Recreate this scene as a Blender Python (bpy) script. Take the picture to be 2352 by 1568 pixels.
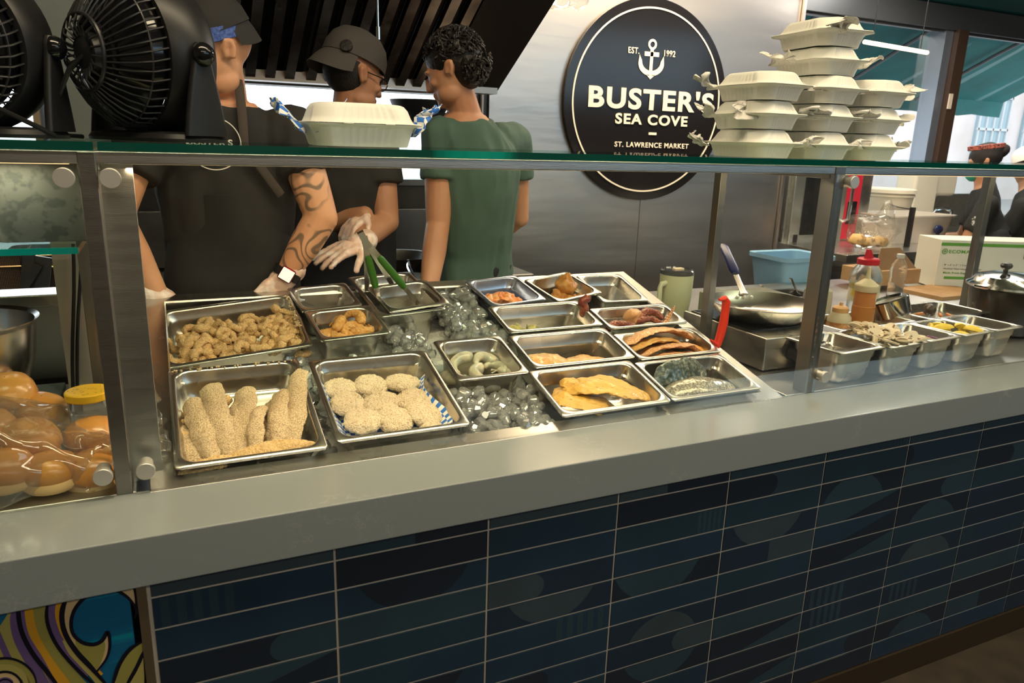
import bpy, bmesh, math, random
from math import pi, sin, cos, radians
from mathutils import Vector as V, Matrix as M, Euler, noise
rnd = random.Random(7)
S = bpy.context.scene
for o in list(bpy.data.objects): bpy.data.objects.remove(o)
C = S.collection
# ---------------------------------------------------------------- camera
FPX = 1701.996
cam_d = bpy.data.cameras.new('camera'); cam = bpy.data.objects.new('camera', cam_d); C.objects.link(cam)
cam_d.sensor_width = 36; cam_d.lens = 36 * FPX / 2352
cam.location = (.08296, -1.21148, 1.5630); cam.rotation_euler = (1.30700327, -.0304424327, -.430387646)
cam_d.clip_start = .05; cam_d.clip_end = 200
cam_d.dof.use_dof = True; cam_d.dof.focus_distance = 1.8; cam_d.dof.aperture_fstop = 9.0
S.camera = cam
# ---------------------------------------------------------------- view, world, lights
S.view_settings.view_transform = 'Standard'; S.view_settings.look = 'None'
S.view_settings.gamma = 1; S.view_settings.use_curve_mapping = False
S.view_settings.exposure = 0.0
S.cycles.transparent_max_bounces = 24; S.cycles.max_bounces = 10
W = bpy.data.worlds.new('sky'); S.world = W; W.use_nodes = True
wn = W.node_tree.nodes; bg = wn['Background']
tc = wn.new('ShaderNodeTexCoord'); sp = wn.new('ShaderNodeSeparateXYZ'); cr = wn.new('ShaderNodeValToRGB')
cr.color_ramp.elements[0].position = .42; cr.color_ramp.elements[0].color = (.55, .55, .56, 1)
cr.color_ramp.elements[1].position = .56; cr.color_ramp.elements[1].color = (.86, .93, 1, 1)
mr = wn.new('ShaderNodeMapRange'); mr.inputs[1].default_value = -1; mr.inputs[2].default_value = 1
W.node_tree.links.new(tc.outputs['Generated'], sp.inputs[0]); W.node_tree.links.new(sp.outputs[2], mr.inputs[0])
W.node_tree.links.new(mr.outputs[0], cr.inputs[0]); W.node_tree.links.new(cr.outputs[0], bg.inputs[0])
bg.inputs[1].default_value = 3.6

def area(name, loc, aim, sx, sy, power, col, spread=180):
    d = bpy.data.lights.new(name, 'AREA'); d.shape = 'RECTANGLE'; d.size = sx; d.size_y = sy; d.energy = power; d.color = col
    d.spread = radians(spread)
    o = bpy.data.objects.new(name, d); C.objects.link(o); o.location = loc
    o.rotation_euler = (V(aim) - V(loc)).to_track_quat('-Z', 'Y').to_euler()
    return o
WARM = (1, .80, .52)
# ceiling luminaires of the market hall, over the customers, and the kitchen lamp, with an added fill for each
area('hall_lamp_and_fill', (.7, -.45, 3.28), (.7, .1, 0), 2.6, .4, 70, (1, .82, .54))
area('hall_lamp_and_fill', (3.4, -.45, 3.28), (3.2, .1, 0), 2.6, .4, 36, (1, .84, .58))
area('hall_lamp_and_fill', (1.5, -3.4, 3.28), (1.5, -3.4, 0), 4, .4, 70, (1, .84, .62))  # added to brighten the hall that the steel reflects
# added cool fill from behind the customers; the wall there has no opening
area('cool_front_fill', (3.0, -4.8, 2.72), (1.6, 0, .8), 10.0, 1.0, 80, (.56, .82, 1))
area('kitchen_lamp_and_fill', (2.5, 2.0, 3.1), (2.7, 2.55, 1.9), 2.2, .3, 120, (1, .78, .52))
area('kitchen_lamp_and_fill', (5.2, 2.3, 2.95), (4.9, 2.4, 1.0), 1.6, .6, 80, (1, .93, .84))  # added fill for the dark oven area, in place of window daylight
# LED strips fixed under the sneeze-guard shelf
area('led_strip_light', (.78, .19, 1.50), (.78, .36, 1.0), 1.5, .02, 6.0, (1, .76, .44))
area('led_strip_light', (2.6, .19, 1.50), (2.6, .30, 1.0), 1.9, .02, 3.0, (1, .80, .50))
area('led_strip_light', (-.55, .19, 1.50), (-.55, .25, 1.0), .9, .02, 1.6, (1, .80, .50))

# ---------------------------------------------------------------- pixel -> place helpers (2352 x 1568)
CL = V(cam.location); CR = Euler(cam.rotation_euler).to_matrix()
def ray(u, v): return CR @ V(((u - 1176) / FPX, -(v - 784) / FPX, -1))
def onp(u, v, n, d):
    r = ray(u, v); n = V(n); return CL + r * ((d - n.dot(CL)) / n.dot(r))
def at_x(u, v, x): return onp(u, v, (1, 0, 0), x)
def at_y(u, v, y): return onp(u, v, (0, 1, 0), y)
def at_z(u, v, z): return onp(u, v, (0, 0, 1), z)
TW = radians(14.18); ZW = .932                      # the cold well is pitched towards the customer
WM = M.Translation((0, 0, ZW)) @ M.Rotation(TW, 4, 'X')   # well frame: x, slope, height over the pan rims
def at_w(u, v, h=0):
    n = V((0, -sin(TW), cos(TW))); q = onp(u, v, n, n.z * ZW + h); return WM.inverted() @ q

# ---------------------------------------------------------------- materials
MAT = {}
def mat(name, col=(.5, .5, .5), rough=.5, metal=0, noise_=None, bump=None, trans=0, ior=1.45, emis=None, es=0, spec=None, alpha=1, stretch=None, sub=0, subc=None, coat=0, rn=None):
    if name in MAT: return MAT[name]
    m = bpy.data.materials.new(name); m.use_nodes = True; MAT[name] = m
    n = m.node_tree.nodes; L = m.node_tree.links; b = n['Principled BSDF']
    b.inputs['Base Color'].default_value = (*col, 1); b.inputs['Roughness'].default_value = rough; b.inputs['Metallic'].default_value = metal
    b.inputs['IOR'].default_value = ior; b.inputs['Transmission Weight'].default_value = trans; b.inputs['Alpha'].default_value = alpha
    if spec is not None: b.inputs['Specular IOR Level'].default_value = spec
    if coat: b.inputs['Coat Weight'].default_value = coat; b.inputs['Coat Roughness'].default_value = .1
    if sub: b.inputs['Subsurface Weight'].default_value = sub; b.inputs['Subsurface Radius'].default_value = subc or (.01, .004, .002); b.inputs['Subsurface Scale'].default_value = 1
    if emis: b.inputs['Emission Color'].default_value = (*emis, 1); b.inputs['Emission Strength'].default_value = es
    co = None
    if noise_ or bump or rn:
        t = n.new('ShaderNodeTexCoord'); mp = n.new('ShaderNodeMapping'); L.new(t.outputs['Object'], mp.inputs[0]); co = mp.outputs[0]
        if stretch: mp.inputs['Scale'].default_value = stretch
    if noise_:          # (scale, second colour, lo, hi[, detail])
        x = n.new('ShaderNodeTexNoise'); x.inputs['Scale'].default_value = noise_[0]; x.inputs['Detail'].default_value = noise_[4] if len(noise_) > 4 else 6
        L.new(co, x.inputs['Vector']); r = n.new('ShaderNodeValToRGB')
        r.color_ramp.elements[0].position = noise_[2]; r.color_ramp.elements[1].position = noise_[3]
        r.color_ramp.elements[0].color = (*col, 1); r.color_ramp.elements[1].color = (*noise_[1], 1)
        L.new(x.outputs['Fac'], r.inputs[0]); L.new(r.outputs[0], b.inputs['Base Color'])
    if rn:              # roughness noise (scale, lo, hi)
        x = n.new('ShaderNodeTexNoise'); x.inputs['Scale'].default_value = rn[0]; L.new(co, x.inputs['Vector'])
        q = n.new('ShaderNodeMapRange'); q.inputs[3].default_value = rn[1]; q.inputs[4].default_value = rn[2]; L.new(x.outputs['Fac'], q.inputs[0]); L.new(q.outputs[0], b.inputs['Roughness'])
    if bump:            # (scale, strength[, distance])
        x = n.new('ShaderNodeTexNoise'); x.inputs['Scale'].default_value = bump[0]; x.inputs['Detail'].default_value = 5
        L.new(co, x.inputs['Vector']); p = n.new('ShaderNodeBump'); p.inputs['Strength'].default_value = bump[1]; p.inputs['Distance'].default_value = bump[2] if len(bump) > 2 else .002
        L.new(x.outputs['Fac'], p.inputs['Height']); L.new(p.outputs[0], b.inputs['Normal'])
    return m
steel = mat('stainless', (.58, .56, .52), .27, 1, rn=(7, .22, .33))
brushed = mat('brushed_steel', (.52, .51, .49), .33, 1, bump=(60, .25, .0008), stretch=(1, 1, 14), rn=(5, .26, .42))
darksteel = mat('dark_steel', (.16, .16, .16), .35, 1, noise_=(4, (.1, .09, .08), .4, .7), rn=(6, .25, .5))
chrome = mat('chrome', (.75, .75, .74), .12, 1)
blackp = mat('black_plastic', (.012, .012, .013), .38, spec=.4)
blackg = mat('gloss_black', (.006, .006, .007), .12)
glass = mat('clear_glass', (1, 1, 1), 0, trans=1, ior=1.45)
white = mat('white_print', (.82, .78, .70), .5)
def glassmat(name, tint, refl=.09, edge=None):
    """thin clear pane: mostly see-through, Fresnel gloss"""
    if name in MAT: return MAT[name]
    m = bpy.data.materials.new(name); m.use_nodes = True; MAT[name] = m; n = m.node_tree.nodes; L = m.node_tree.links
    for x in list(n): n.remove(x)
    o = n.new('ShaderNodeOutputMaterial'); t = n.new('ShaderNodeBsdfTransparent'); g = n.new('ShaderNodeBsdfGlossy'); mx = n.new('ShaderNodeMixShader'); fr = n.new('ShaderNodeFresnel')
    fr.inputs[0].default_value = 1.45; t.inputs[0].default_value = (*tint, 1); g.inputs['Roughness'].default_value = .01
    ml = n.new('ShaderNodeMath'); ml.operation = 'MULTIPLY_ADD'; ml.inputs[1].default_value = .24; ml.inputs[2].default_value = (refl - .04) * .6
    L.new(fr.outputs[0], ml.inputs[0]); L.new(ml.outputs[0], mx.inputs[0]); L.new(t.outputs[0], mx.inputs[1]); L.new(g.outputs[0], mx.inputs[2]); L.new(mx.outputs[0], o.inputs[0])
    return m
pane = glassmat('glass_pane', (.97, .99, .98), .05)
def icemat():
    m = glassmat('ice', (.97, .985, .985), .14); n = m.node_tree.nodes; L = m.node_tree.links; mx = [x for x in n if x.type == 'MIX_SHADER'][0]; t = [x for x in n if x.type == 'BSDF_TRANSPARENT'][0]
    d = n.new('ShaderNodeBsdfDiffuse'); d.inputs[0].default_value = (.80, .83, .82, 1); k = n.new('ShaderNodeMixShader'); k.inputs[0].default_value = .18; L.new(t.outputs[0], k.inputs[1]); L.new(d.outputs[0], k.inputs[2]); L.new(k.outputs[0], mx.inputs[1])
    [x for x in n if x.type == 'MATH'][0].inputs[1].default_value = 1.6; return m
film = glassmat('plastic_film', (.95, .95, .94), .10)
_n = film.node_tree.nodes; _mx = [x for x in _n if x.type == 'MIX_SHADER'][0]; _t = [x for x in _n if x.type == 'BSDF_TRANSPARENT'][0]; _d = _n.new('ShaderNodeBsdfDiffuse'); _d.inputs[0].default_value = (.85, .83, .78, 1); _k = _n.new('ShaderNodeMixShader'); _k.inputs[0].default_value = .035
film.node_tree.links.new(_t.outputs[0], _k.inputs[1]); film.node_tree.links.new(_d.outputs[0], _k.inputs[2]); film.node_tree.links.new(_k.outputs[0], _mx.inputs[1])
post_steel = mat('post_steel', (.30, .29, .27), .34, 1, bump=(60, .25, .0008), stretch=(1, 1, 14), rn=(5, .28, .42))
shelfglass = glassmat('shelf_glass', (.80, .92, .88), .10)
greenedge = mat('glass_edge', (.0, .055, .042), .08, noise_=(2.5, (.0, .34, .27), .60, .70), stretch=(1, .1, .1), spec=.6)

# ---------------------------------------------------------------- mesh builder
class B:
    def __init__(s): s.v = []; s.f = []; s.m = []; s.mi = 0; s.rb = False
    def add(s, vs, fs, T=None):
        o = len(s.v); s.v += [tuple(T @ V(p)) if T else tuple(p) for p in vs]
        s.f += [tuple(i + o for i in f) for f in fs]; s.m += [s.mi] * len(fs); return s
    def box(s, c, d, T=None, b=0):
        x, y, z = d[0] / 2, d[1] / 2, d[2] / 2; Tm = M.Translation(c); Tm = T @ Tm if T else Tm
        if not b:
            return s.add([(i, j, k) for i in (-x, x) for j in (-y, y) for k in (-z, z)], [(0, 1, 3, 2), (4, 6, 7, 5), (0, 4, 5, 1), (2, 3, 7, 6), (0, 2, 6, 4), (1, 5, 7, 3)], Tm)
        return s.rbox(c, d, b, T)
    def rbox(s, c, d, r, T=None, n=3):
        """box with rounded vertical and top/bottom edges"""
        s.rb = True; x, y, z = d; r = min(r, x / 2.01, y / 2.01, z / 2.01); Tm = M.Translation(c); Tm = T @ Tm if T else Tm
        secs = []
        for k in range(n + 1):
            a = pi / 2 * k / n; secs.append((x - 2 * r * (1 - sin(a)), y - 2 * r * (1 - sin(a)), -z / 2 + r * (1 - cos(a)), r))
        for k in range(n + 1):
            a = pi / 2 * (1 - k / n); secs.append((x - 2 * r * (1 - sin(a)), y - 2 * r * (1 - sin(a)), z / 2 - r * (1 - cos(a)), r))
        return s.rloft(secs, Tm, True, True)
    def rloft(s, secs, T=None, c0=False, c1=False, n=4):
        """loft of rounded rectangles (w, d, z, r)"""
        rings = [rrect(w, d, r, z, n) for w, d, z, r in secs]; return s.loft(rings, T, c0, c1)
    def loft(s, rings, T=None, c0=False, c1=False, closed=True):
        k = len(rings[0]); vs = [p for r in rings for p in r]; fs = []
        for i in range(len(rings) - 1):
            for j in range(k if closed else k - 1):
                a, b2 = i * k + j, i * k + (j + 1) % k; fs.append((a, b2, b2 + k, a + k))
        if c0: fs.append(tuple(range(k))[::-1])
        if c1: fs.append(tuple((len(rings) - 1) * k + j for j in range(k)))
        return s.add(vs, fs, T)
    def lathe(s, prof, T=None, n=32, c0=False, c1=False, sx=1, sy=1):
        return s.loft([[(r * cos(2 * pi * j / n) * sx, r * sin(2 * pi * j / n) * sy, z) for j in range(n)] for r, z in prof], T, c0, c1)
    def tube(s, pts, r, n=8, T=None, cap=True, flat=1):
        pts = [V(p) for p in pts]; rr = r if isinstance(r, (list, tuple)) else [r] * len(pts); rings = []; up = None
        for i, p in enumerate(pts):
            t = (pts[min(i + 1, len(pts) - 1)] - pts[max(i - 1, 0)]).normalized()
            if up is None: up = V((0, 0, 1)) if abs(t.z) < .9 else V((0, 1, 0))
            a = t.cross(up).normalized(); up = a.cross(t).normalized()
            rings.append([p + (a * cos(2 * pi * j / n) + up * sin(2 * pi * j / n) * flat) * rr[i] for j in range(n)])
        return s.loft(rings, T, cap, cap)
    def cyl(s, p0, p1, r, n=16, r1=None, T=None): return s.tube([p0, p1], [r, r if r1 is None else r1], n, T)
    def prism(s, poly, z0, z1, T=None):
        k = len(poly); return s.add([(x, y, z0) for x, y in poly] + [(x, y, z1) for x, y in poly], [tuple(range(k))[::-1], tuple(range(k, 2 * k))] + [(i, (i + 1) % k, (i + 1) % k + k, i + k) for i in range(k)], T)
    def quad(s, a, b, c, d): return s.add([a, b, c, d], [(0, 1, 2, 3)])
    def sph(s, c, r, T=None, n=16, k=10, sc=(1, 1, 1)):
        Tm = M.Translation(c) @ M.Diagonal((*sc, 1)); Tm = T @ Tm if T else Tm
        return s.lathe([(r * sin(pi * i / k) + 1e-5, -r * cos(pi * i / k)) for i in range(k + 1)], Tm, n, True, True)
    def shake(s, amp, sc, seed=0, fn=None):
        for i, p in enumerate(s.v):
            q = V(p) * sc + V((seed * 3.1, seed * 1.7, seed)); d = noise.noise_vector(q) * amp
            s.v[i] = tuple(V(p) + d)
        return s
    def build(s, name, mats, parent=None, smooth=True, mod=None, sharp=35):
        me = bpy.data.meshes.new(name); me.from_pydata(s.v, [], s.f)
        for m in (mats if isinstance(mats, (list, tuple)) else [mats]): me.materials.append(m)
        me.polygons.foreach_set('material_index', s.m)
        bm = bmesh.new(); bm.from_mesh(me); bmesh.ops.recalc_face_normals(bm, faces=bm.faces)
        if smooth:
            for f in bm.faces: f.smooth = True
            a = radians(sharp)
            for e in bm.edges:
                if len(e.link_faces) == 2 and e.calc_face_angle(0) > a: e.smooth = False
        bm.to_mesh(me); bm.free(); me.update()
        o = bpy.data.objects.new(name, me); C.objects.link(o); o.parent = parent
        if mod: mod(o)
        if s.rb and smooth: q = o.modifiers.new('weighted', 'WEIGHTED_NORMAL'); q.keep_sharp = True
        return o
def rrect(w, d, r, z, n=4):
    r = max(min(r, w / 2 - 1e-4, d / 2 - 1e-4), 1e-4); out = []
    for cx, cy, a0 in ((w / 2 - r, d / 2 - r, 0), (-w / 2 + r, d / 2 - r, pi / 2), (-w / 2 + r, -d / 2 + r, pi), (w / 2 - r, -d / 2 + r, 3 * pi / 2)):
        for i in range(n + 1): a = a0 + pi / 2 * i / n; out.append((cx + r * cos(a), cy + r * sin(a), z))
    return out
def tag(o, label=None, cat=None, group=None, kind=None):
    if label: o['label'] = label
    if cat: o['category'] = cat
    if group: o['group'] = group
    if kind: o['kind'] = kind
    return o
def thing(name, label, cat, loc=(0, 0, 0), rot=(0, 0, 0), group=None, mtx=None):
    o = bpy.data.objects.new(name, None); C.objects.link(o); o.empty_display_size = .05
    if mtx is not None: o.matrix_world = mtx
    else: o.location = loc; o.rotation_euler = rot
    return tag(o, label, cat, group)
def struct(o): o['kind'] = 'structure'; return o
def dup(o, mtx=None, label=None, group=None, parent=None):
    kids = [c for c in list(KIDS.get(o.name, []))]
    c = o.copy(); C.objects.link(c)
    if parent: c.parent = parent
    if mtx is not None: c.matrix_basis = mtx
    if label: c['label'] = label
    if group: c['group'] = group
    for ch in [x for x in C.objects if x.parent == o]: dup(ch, parent=c)
    return c
KIDS = {}
def Tm(loc=(0, 0, 0), rot=(0, 0, 0), sc=1):
    return M.Translation(loc) @ Euler(rot).to_matrix().to_4x4() @ (M.Diagonal((*sc, 1)) if isinstance(sc, (tuple, list)) else M.Scale(sc, 4))
def remesh(o, vox, smooth=4, sub=0):
    """fuse the overlapping solids of one mesh into one continuous skin"""
    m = o.modifiers.new('r', 'REMESH'); m.mode = 'VOXEL'; m.voxel_size = vox; m.use_smooth_shade = True
    if smooth: q = o.modifiers.new('s', 'SMOOTH'); q.factor = .5; q.iterations = smooth
    bpy.context.view_layer.update(); dg = bpy.context.evaluated_depsgraph_get(); me = bpy.data.meshes.new_from_object(o.evaluated_get(dg))
    mats = list(o.data.materials); o.modifiers.clear(); o.data = me; me.materials.clear()
    for x in mats: me.materials.append(x)
    for p in me.polygons: p.use_smooth = True; p.material_index = 0
    return o
def text(body, size, mtx, material, parent=None, name='lettering', ext=.0008, off=0, align='CENTER', sx=1, spacing=1):
    cu = bpy.data.curves.new(name, 'FONT'); cu.body = body; cu.size = size; cu.extrude = ext; cu.offset = off; cu.align_x = align; cu.space_character = spacing
    t = bpy.data.objects.new(name, cu); C.objects.link(t); bpy.context.view_layer.update()
    me = bpy.data.meshes.new_from_object(t.evaluated_get(bpy.context.evaluated_depsgraph_get())); bpy.data.objects.remove(t)
    o = bpy.data.objects.new(name, me); C.objects.link(o); me.materials.clear(); me.materials.append(material); o.parent = parent
    o.matrix_basis = mtx @ M.Diagonal((sx, 1, 1, 1)); return o
# ================================================================ SETTING
FZ = .06; CT = .943
tile_floor = mat('floor_concrete', (.045, .033, .020), .55, noise_=(14, (.026, .019, .012), .35, .7), bump=(120, .15))
plaster = mat('plaster', (.32, .29, .25), .8, bump=(40, .1))
darkwall = mat('dark_wall_tile', (.022, .021, .022), .25)
def slab(name, c, d, m): return struct(B().box(c, d).build(name, m, smooth=False))
slab('floor', (3, -.5, FZ - .05), (15, 11, .1), tile_floor)
slab('ceiling', (3, -.7, 3.35), (15, 8.6, .1), mat('ceiling_paint', (.30, .28, .25), .8))
slab('wall_left', (-2.55, -.7, 1.7), (.1, 8.6, 3.4), plaster)
slab('wall_front', (3, -5.05, 1.7), (15, .1, 3.4), mat('far_brick', (.30, .24, .19), .8, noise_=(3, (.12, .10, .085), .4, .6)))
slab('wall_right', (10.05, -.7, 1.7), (.1, 8.6, 3.4), plaster)
# back wall behind the cooks: dark tile, a long low window band, then the steel panels
b = B()
b.box((-.42, 2.66, .67), (4.2, .12, 1.32)); b.box((-.42, 2.66, 2.56), (4.2, .12, 1.5)); b.box((-2.0, 2.66, 1.57), (1.0, .12, .5)); b.box((1.62, 2.66, 1.57), (.14, .12, .5))
struct(b.build('wall_back', darkwall, smooth=False))
# steel-clad wall with its panel joints
b = B()
xs = [1.70, 2.703, 3.80]
for i in range(2): b.rbox(((xs[i] + xs[i + 1]) / 2, 2.63, 1.68), (xs[i + 1] - xs[i] - .003, .05, 3.24), .002)
b.box((1.695, 2.60, 1.68), (.02, .04, 3.24)); b.box((3.812, 2.63, 1.68), (.02, .09, 3.24))
wallsteel = mat('wall_steel', (.58, .54, .51), .33, 1, bump=(1.1, .6, .014), stretch=(.5, 1, 2.2), rn=(3, .28, .42))
struct(b.build('wall_steel_panels', wallsteel)); bpy.data.objects['wall_steel_panels'].name = 'wall_back_steel'
slab('wall_return', (3.82, 3.2, 1.68), (.04, 1.03, 3.24), plaster)
# window band behind the cooks
b = B(); b.box((-.0, 2.70, 1.57), (3.1, .012, .5)); w1 = b.build('window_1', pane, smooth=False); struct(w1)
b = B()
for x in (-1.5, -.9, 1.53): b.box((x, 2.66, 1.57), (.04, .1, .48))
b.box((0, 2.66, 1.34), (3.1, .14, .03)); b.box((0, 2.66, 1.80), (3.1, .14, .03)); b.build('window_frame', darksteel, w1, False)
# window wall on the right
YW = 3.6
brown = mat('brown_frame', (.055, .03, .018), .4); frame = mat('window_steel', (.10, .105, .11), .35, .6)
b = B(); b.box((6.8, YW + .1, .5), (6.4, .2, .88)); b.box((6.8, YW + .1, 3.12), (6.4, .2, .4)); struct(b.build('wall_window', plaster, smooth=False)); bpy.data.objects['wall_window'].name = 'wall_right_back'
b = B(); b.box((5.55, YW + .09, 1.78), (1.95, .012, 1.7)); w2 = struct(b.build('window_2', pane, smooth=False))
b = B(); b.box((8.35, YW + .09, 1.78), (3.3, .012, 1.7)); w3 = struct(b.build('window_3', pane, smooth=False))
b = B(); b.box((6.8, YW + .03, 2.72), (6.4, .18, .19)); b.box((6.8, YW + .1, .95), (6.4, .25, .04)); b.box((6.8, YW - .0, 2.615), (6.4, .03, .02)); struct(b.build('trim_1', frame, smooth=False))
b = B(); b.box((6.50, YW + .05, 1.78), (.10, .16, 1.7)); b.mi = 1; b.box((6.62, YW + .02, 1.78), (.13, .2, 1.7)); struct(b.build('trim_2', [mat('jamb_steel', (.25, .28, .33), .35, .7), brown], smooth=False))
b = B(); b.box((6.58, YW - .085, 2.03), (.045, .012, .13)); tag(b.build('paper_note', mat('cream_paper', (.75, .62, .48), .7)), 'small cream paper note stuck on the brown window post', 'note')
# sloping dark header with a glossy lens-like soffit above it
b = B(); prof = [(YW - .02, 2.82), (YW - .18, 2.86), (YW - .55, 2.96), (YW - 1.0, 3.12), (YW - 1.3, 3.3)]
b.loft([[(3.9, y, z), (3.9, y + .02, z + .04), (9.9, y + .02, z + .04), (9.9, y, z)] for y, z in prof], None, True, True); struct(b.build('trim_3', mat('soffit_teal_reflection', (.02, .12, .13), .08, .3)))  # teal reflection is put into the soffit's base colour
# ---------------------------------------------------------------- outside
teal = mat('awning_canvas', (.0, .16, .17), .7, noise_=(2, (.0, .26, .27), .4, .7)); teal.node_tree.nodes['Principled BSDF'].inputs['Transmission Weight'].default_value = .25
aw = thing('awning', 'teal canvas awning hanging outside the right-hand windows', 'awning', (6.8, 3.9, 2.9))
b = B(); n = 24
rings = []
for i in range(n + 1):
    x = -3 + 7.0 * i / n; rings.append([(x, 0, .3), (x, .9, -.12 + .03 * sin(i * 1.9)), (x, 1.9, -.60 + .03 * sin(i * 1.9)), (x, 1.92, -.80 + .02 * sin(i * 2.6)), (x, 1.90, -.80 + .02 * sin(i * 2.6)), (x, 1.88, -.61), (x, .88, -.135), (x, 0, .285)])
b.loft(rings, None, True, True); b.build('canopy_cloth', teal, aw)
for x in (-2.4, -.9, .7, 2.2): B().tube([(x, 0, .2), (x, .9, -.2), (x, 1.86, -.66)], .02, 6).build('awning_rib', frame, aw)
bw = mat('pale_facade', (.62, .55, .52), .9, noise_=(1.2, (.72, .66, .66), .3, .7))
wb = mat('pale_window_glass', (.30, .42, .48), .3)
t = thing('far_building', 'pale building with tall glazed bays across the street', 'building', (36, 17, 0))
B().box((0, 1, 5), (40, 2, 12)).build('facade', bw, t, False)
for i in range(12):
    b = B(); b.box((-8.5 + i * 2.6, -.05, 3.6), (1.7, .1, 4.4)); b.mi = 1
    for j in range(5): b.box((-8.5 + i * 2.6, -.12, 1.4 + j * 1.1), (1.72, .06, .08))
    for j in range(5): b.box((-9.3 + i * 2.6 + j * .4, -.12, 3.6), (.06, .06, 4.4))
    b.build('window', [wb, mat('pale_frame', (.6, .62, .64), .6)], t, False)
brickm = mat('street_brick', (.20, .07, .055), .85, noise_=(12, (.30, .14, .11), .45, .55), stretch=(1, 1, 4))
tag(B().box((28.6, 12.6, 2.4), (1.4, .8, 4.8)).build('brick_pier', brickm, smooth=False), 'red brick pier standing outside at the right edge', 'pier')
tag(B().box((20, 14, -.05), (80, 20, .1)).build('street', mat('street_asphalt', (.35, .33, .33), .9), smooth=False), kind='structure'); bpy.data.objects['street'].name = 'floor_street'
# ================================================================ COUNTER
WT, HT, X0, Z1 = .3032, .0614, .0069, .8169        # tile pitch; Z1 = first full joint
navy = [mat('tile_navy_%s' % n_, c, .2, noise_=(5, tuple(q * 1.25 for q in c), .35, .7), coat=.3) for n_, c in
        (('deep', (.007, .019, .038)), ('dark', (.007, .014, .026)), ('mid', (.009, .028, .046)), ('slate', (.015, .036, .053)), ('blue', (.008, .027, .052)), ('grey', (.026, .044, .056)))]
grout = mat('grout', (.40, .36, .30), .85)
cf = thing('tiled_counter_front', 'serving counter front clad in navy blue rectangular tiles with pale joints', 'counter front', (0, 0, FZ))
g = .0014
b = B(); b.box((2.45, .012, .855 - FZ - .37), (4.9, .0204, .74)); b.build('grout_bed', grout, cf, False)
b = B(); tr = random.Random(11)
def clip(poly, x0, x1, z0, z1):
    for ax, lim, sg in ((0, x0, 1), (0, x1, -1), (1, z0, 1), (1, z1, -1)):
        out = []
        for i in range(len(poly)):
            p, q = poly[i], poly[(i + 1) % len(poly)]; dp, dq = (p[ax] - lim) * sg, (q[ax] - lim) * sg
            if dp >= 0: out.append(p)
            if dp * dq < 0: s_ = dp / (dp - dq); out.append((p[0] + (q[0] - p[0]) * s_, p[1] + (q[1] - p[1]) * s_))
        poly = out
        if not poly: break
    return poly
def circ(cx, cz, r, n=28): return [(cx + r * cos(2 * pi * i / n), cz + r * sin(2 * pi * i / n)) for i in range(n)]
def stad(x0, x1, cz, r, right=True): return [(x0, cz - r)] + [(x1 - r + r * cos(a), cz + r * sin(a)) for a in [-pi / 2 + pi * i / 12 for i in range(13)]] + [(x0, cz + r)]
fixed = {(0, 1): ('st', .04, .46), (1, 2): ('dk', .5, 1, .40), (2, 1): ('arc', .45, 0, .36), (2, 3): ('sd', .43), (2, 5): ('st', .55, .98), (1, 5): ('sp', .47), (0, 4): ('tri',), (3, 2): ('st', .74, .98),
         (4, 1): ('sd', .5), (4, 3): ('dk', .45, 1, .40), (5, 2): ('arc', .4, 0, .4), (6, 1): ('edge', .06), (5, 4): ('tri',), (4, 5): ('sdr', .62), (7, 2): ('sd', .55), (3, 4): ('dk', .4, 1, .42), (1, 0): ('sp', .5), (3, 0): ('sp', .42), (5, 0): ('st', .8, .99), (6, 3): ('sdr', .55), (5, 5): ('tri',), (5, 7): ('st', .06, .5), (6, 6): ('arc', .5, 0, .4), (4, 8): ('tri',)}
zt = .870
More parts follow.
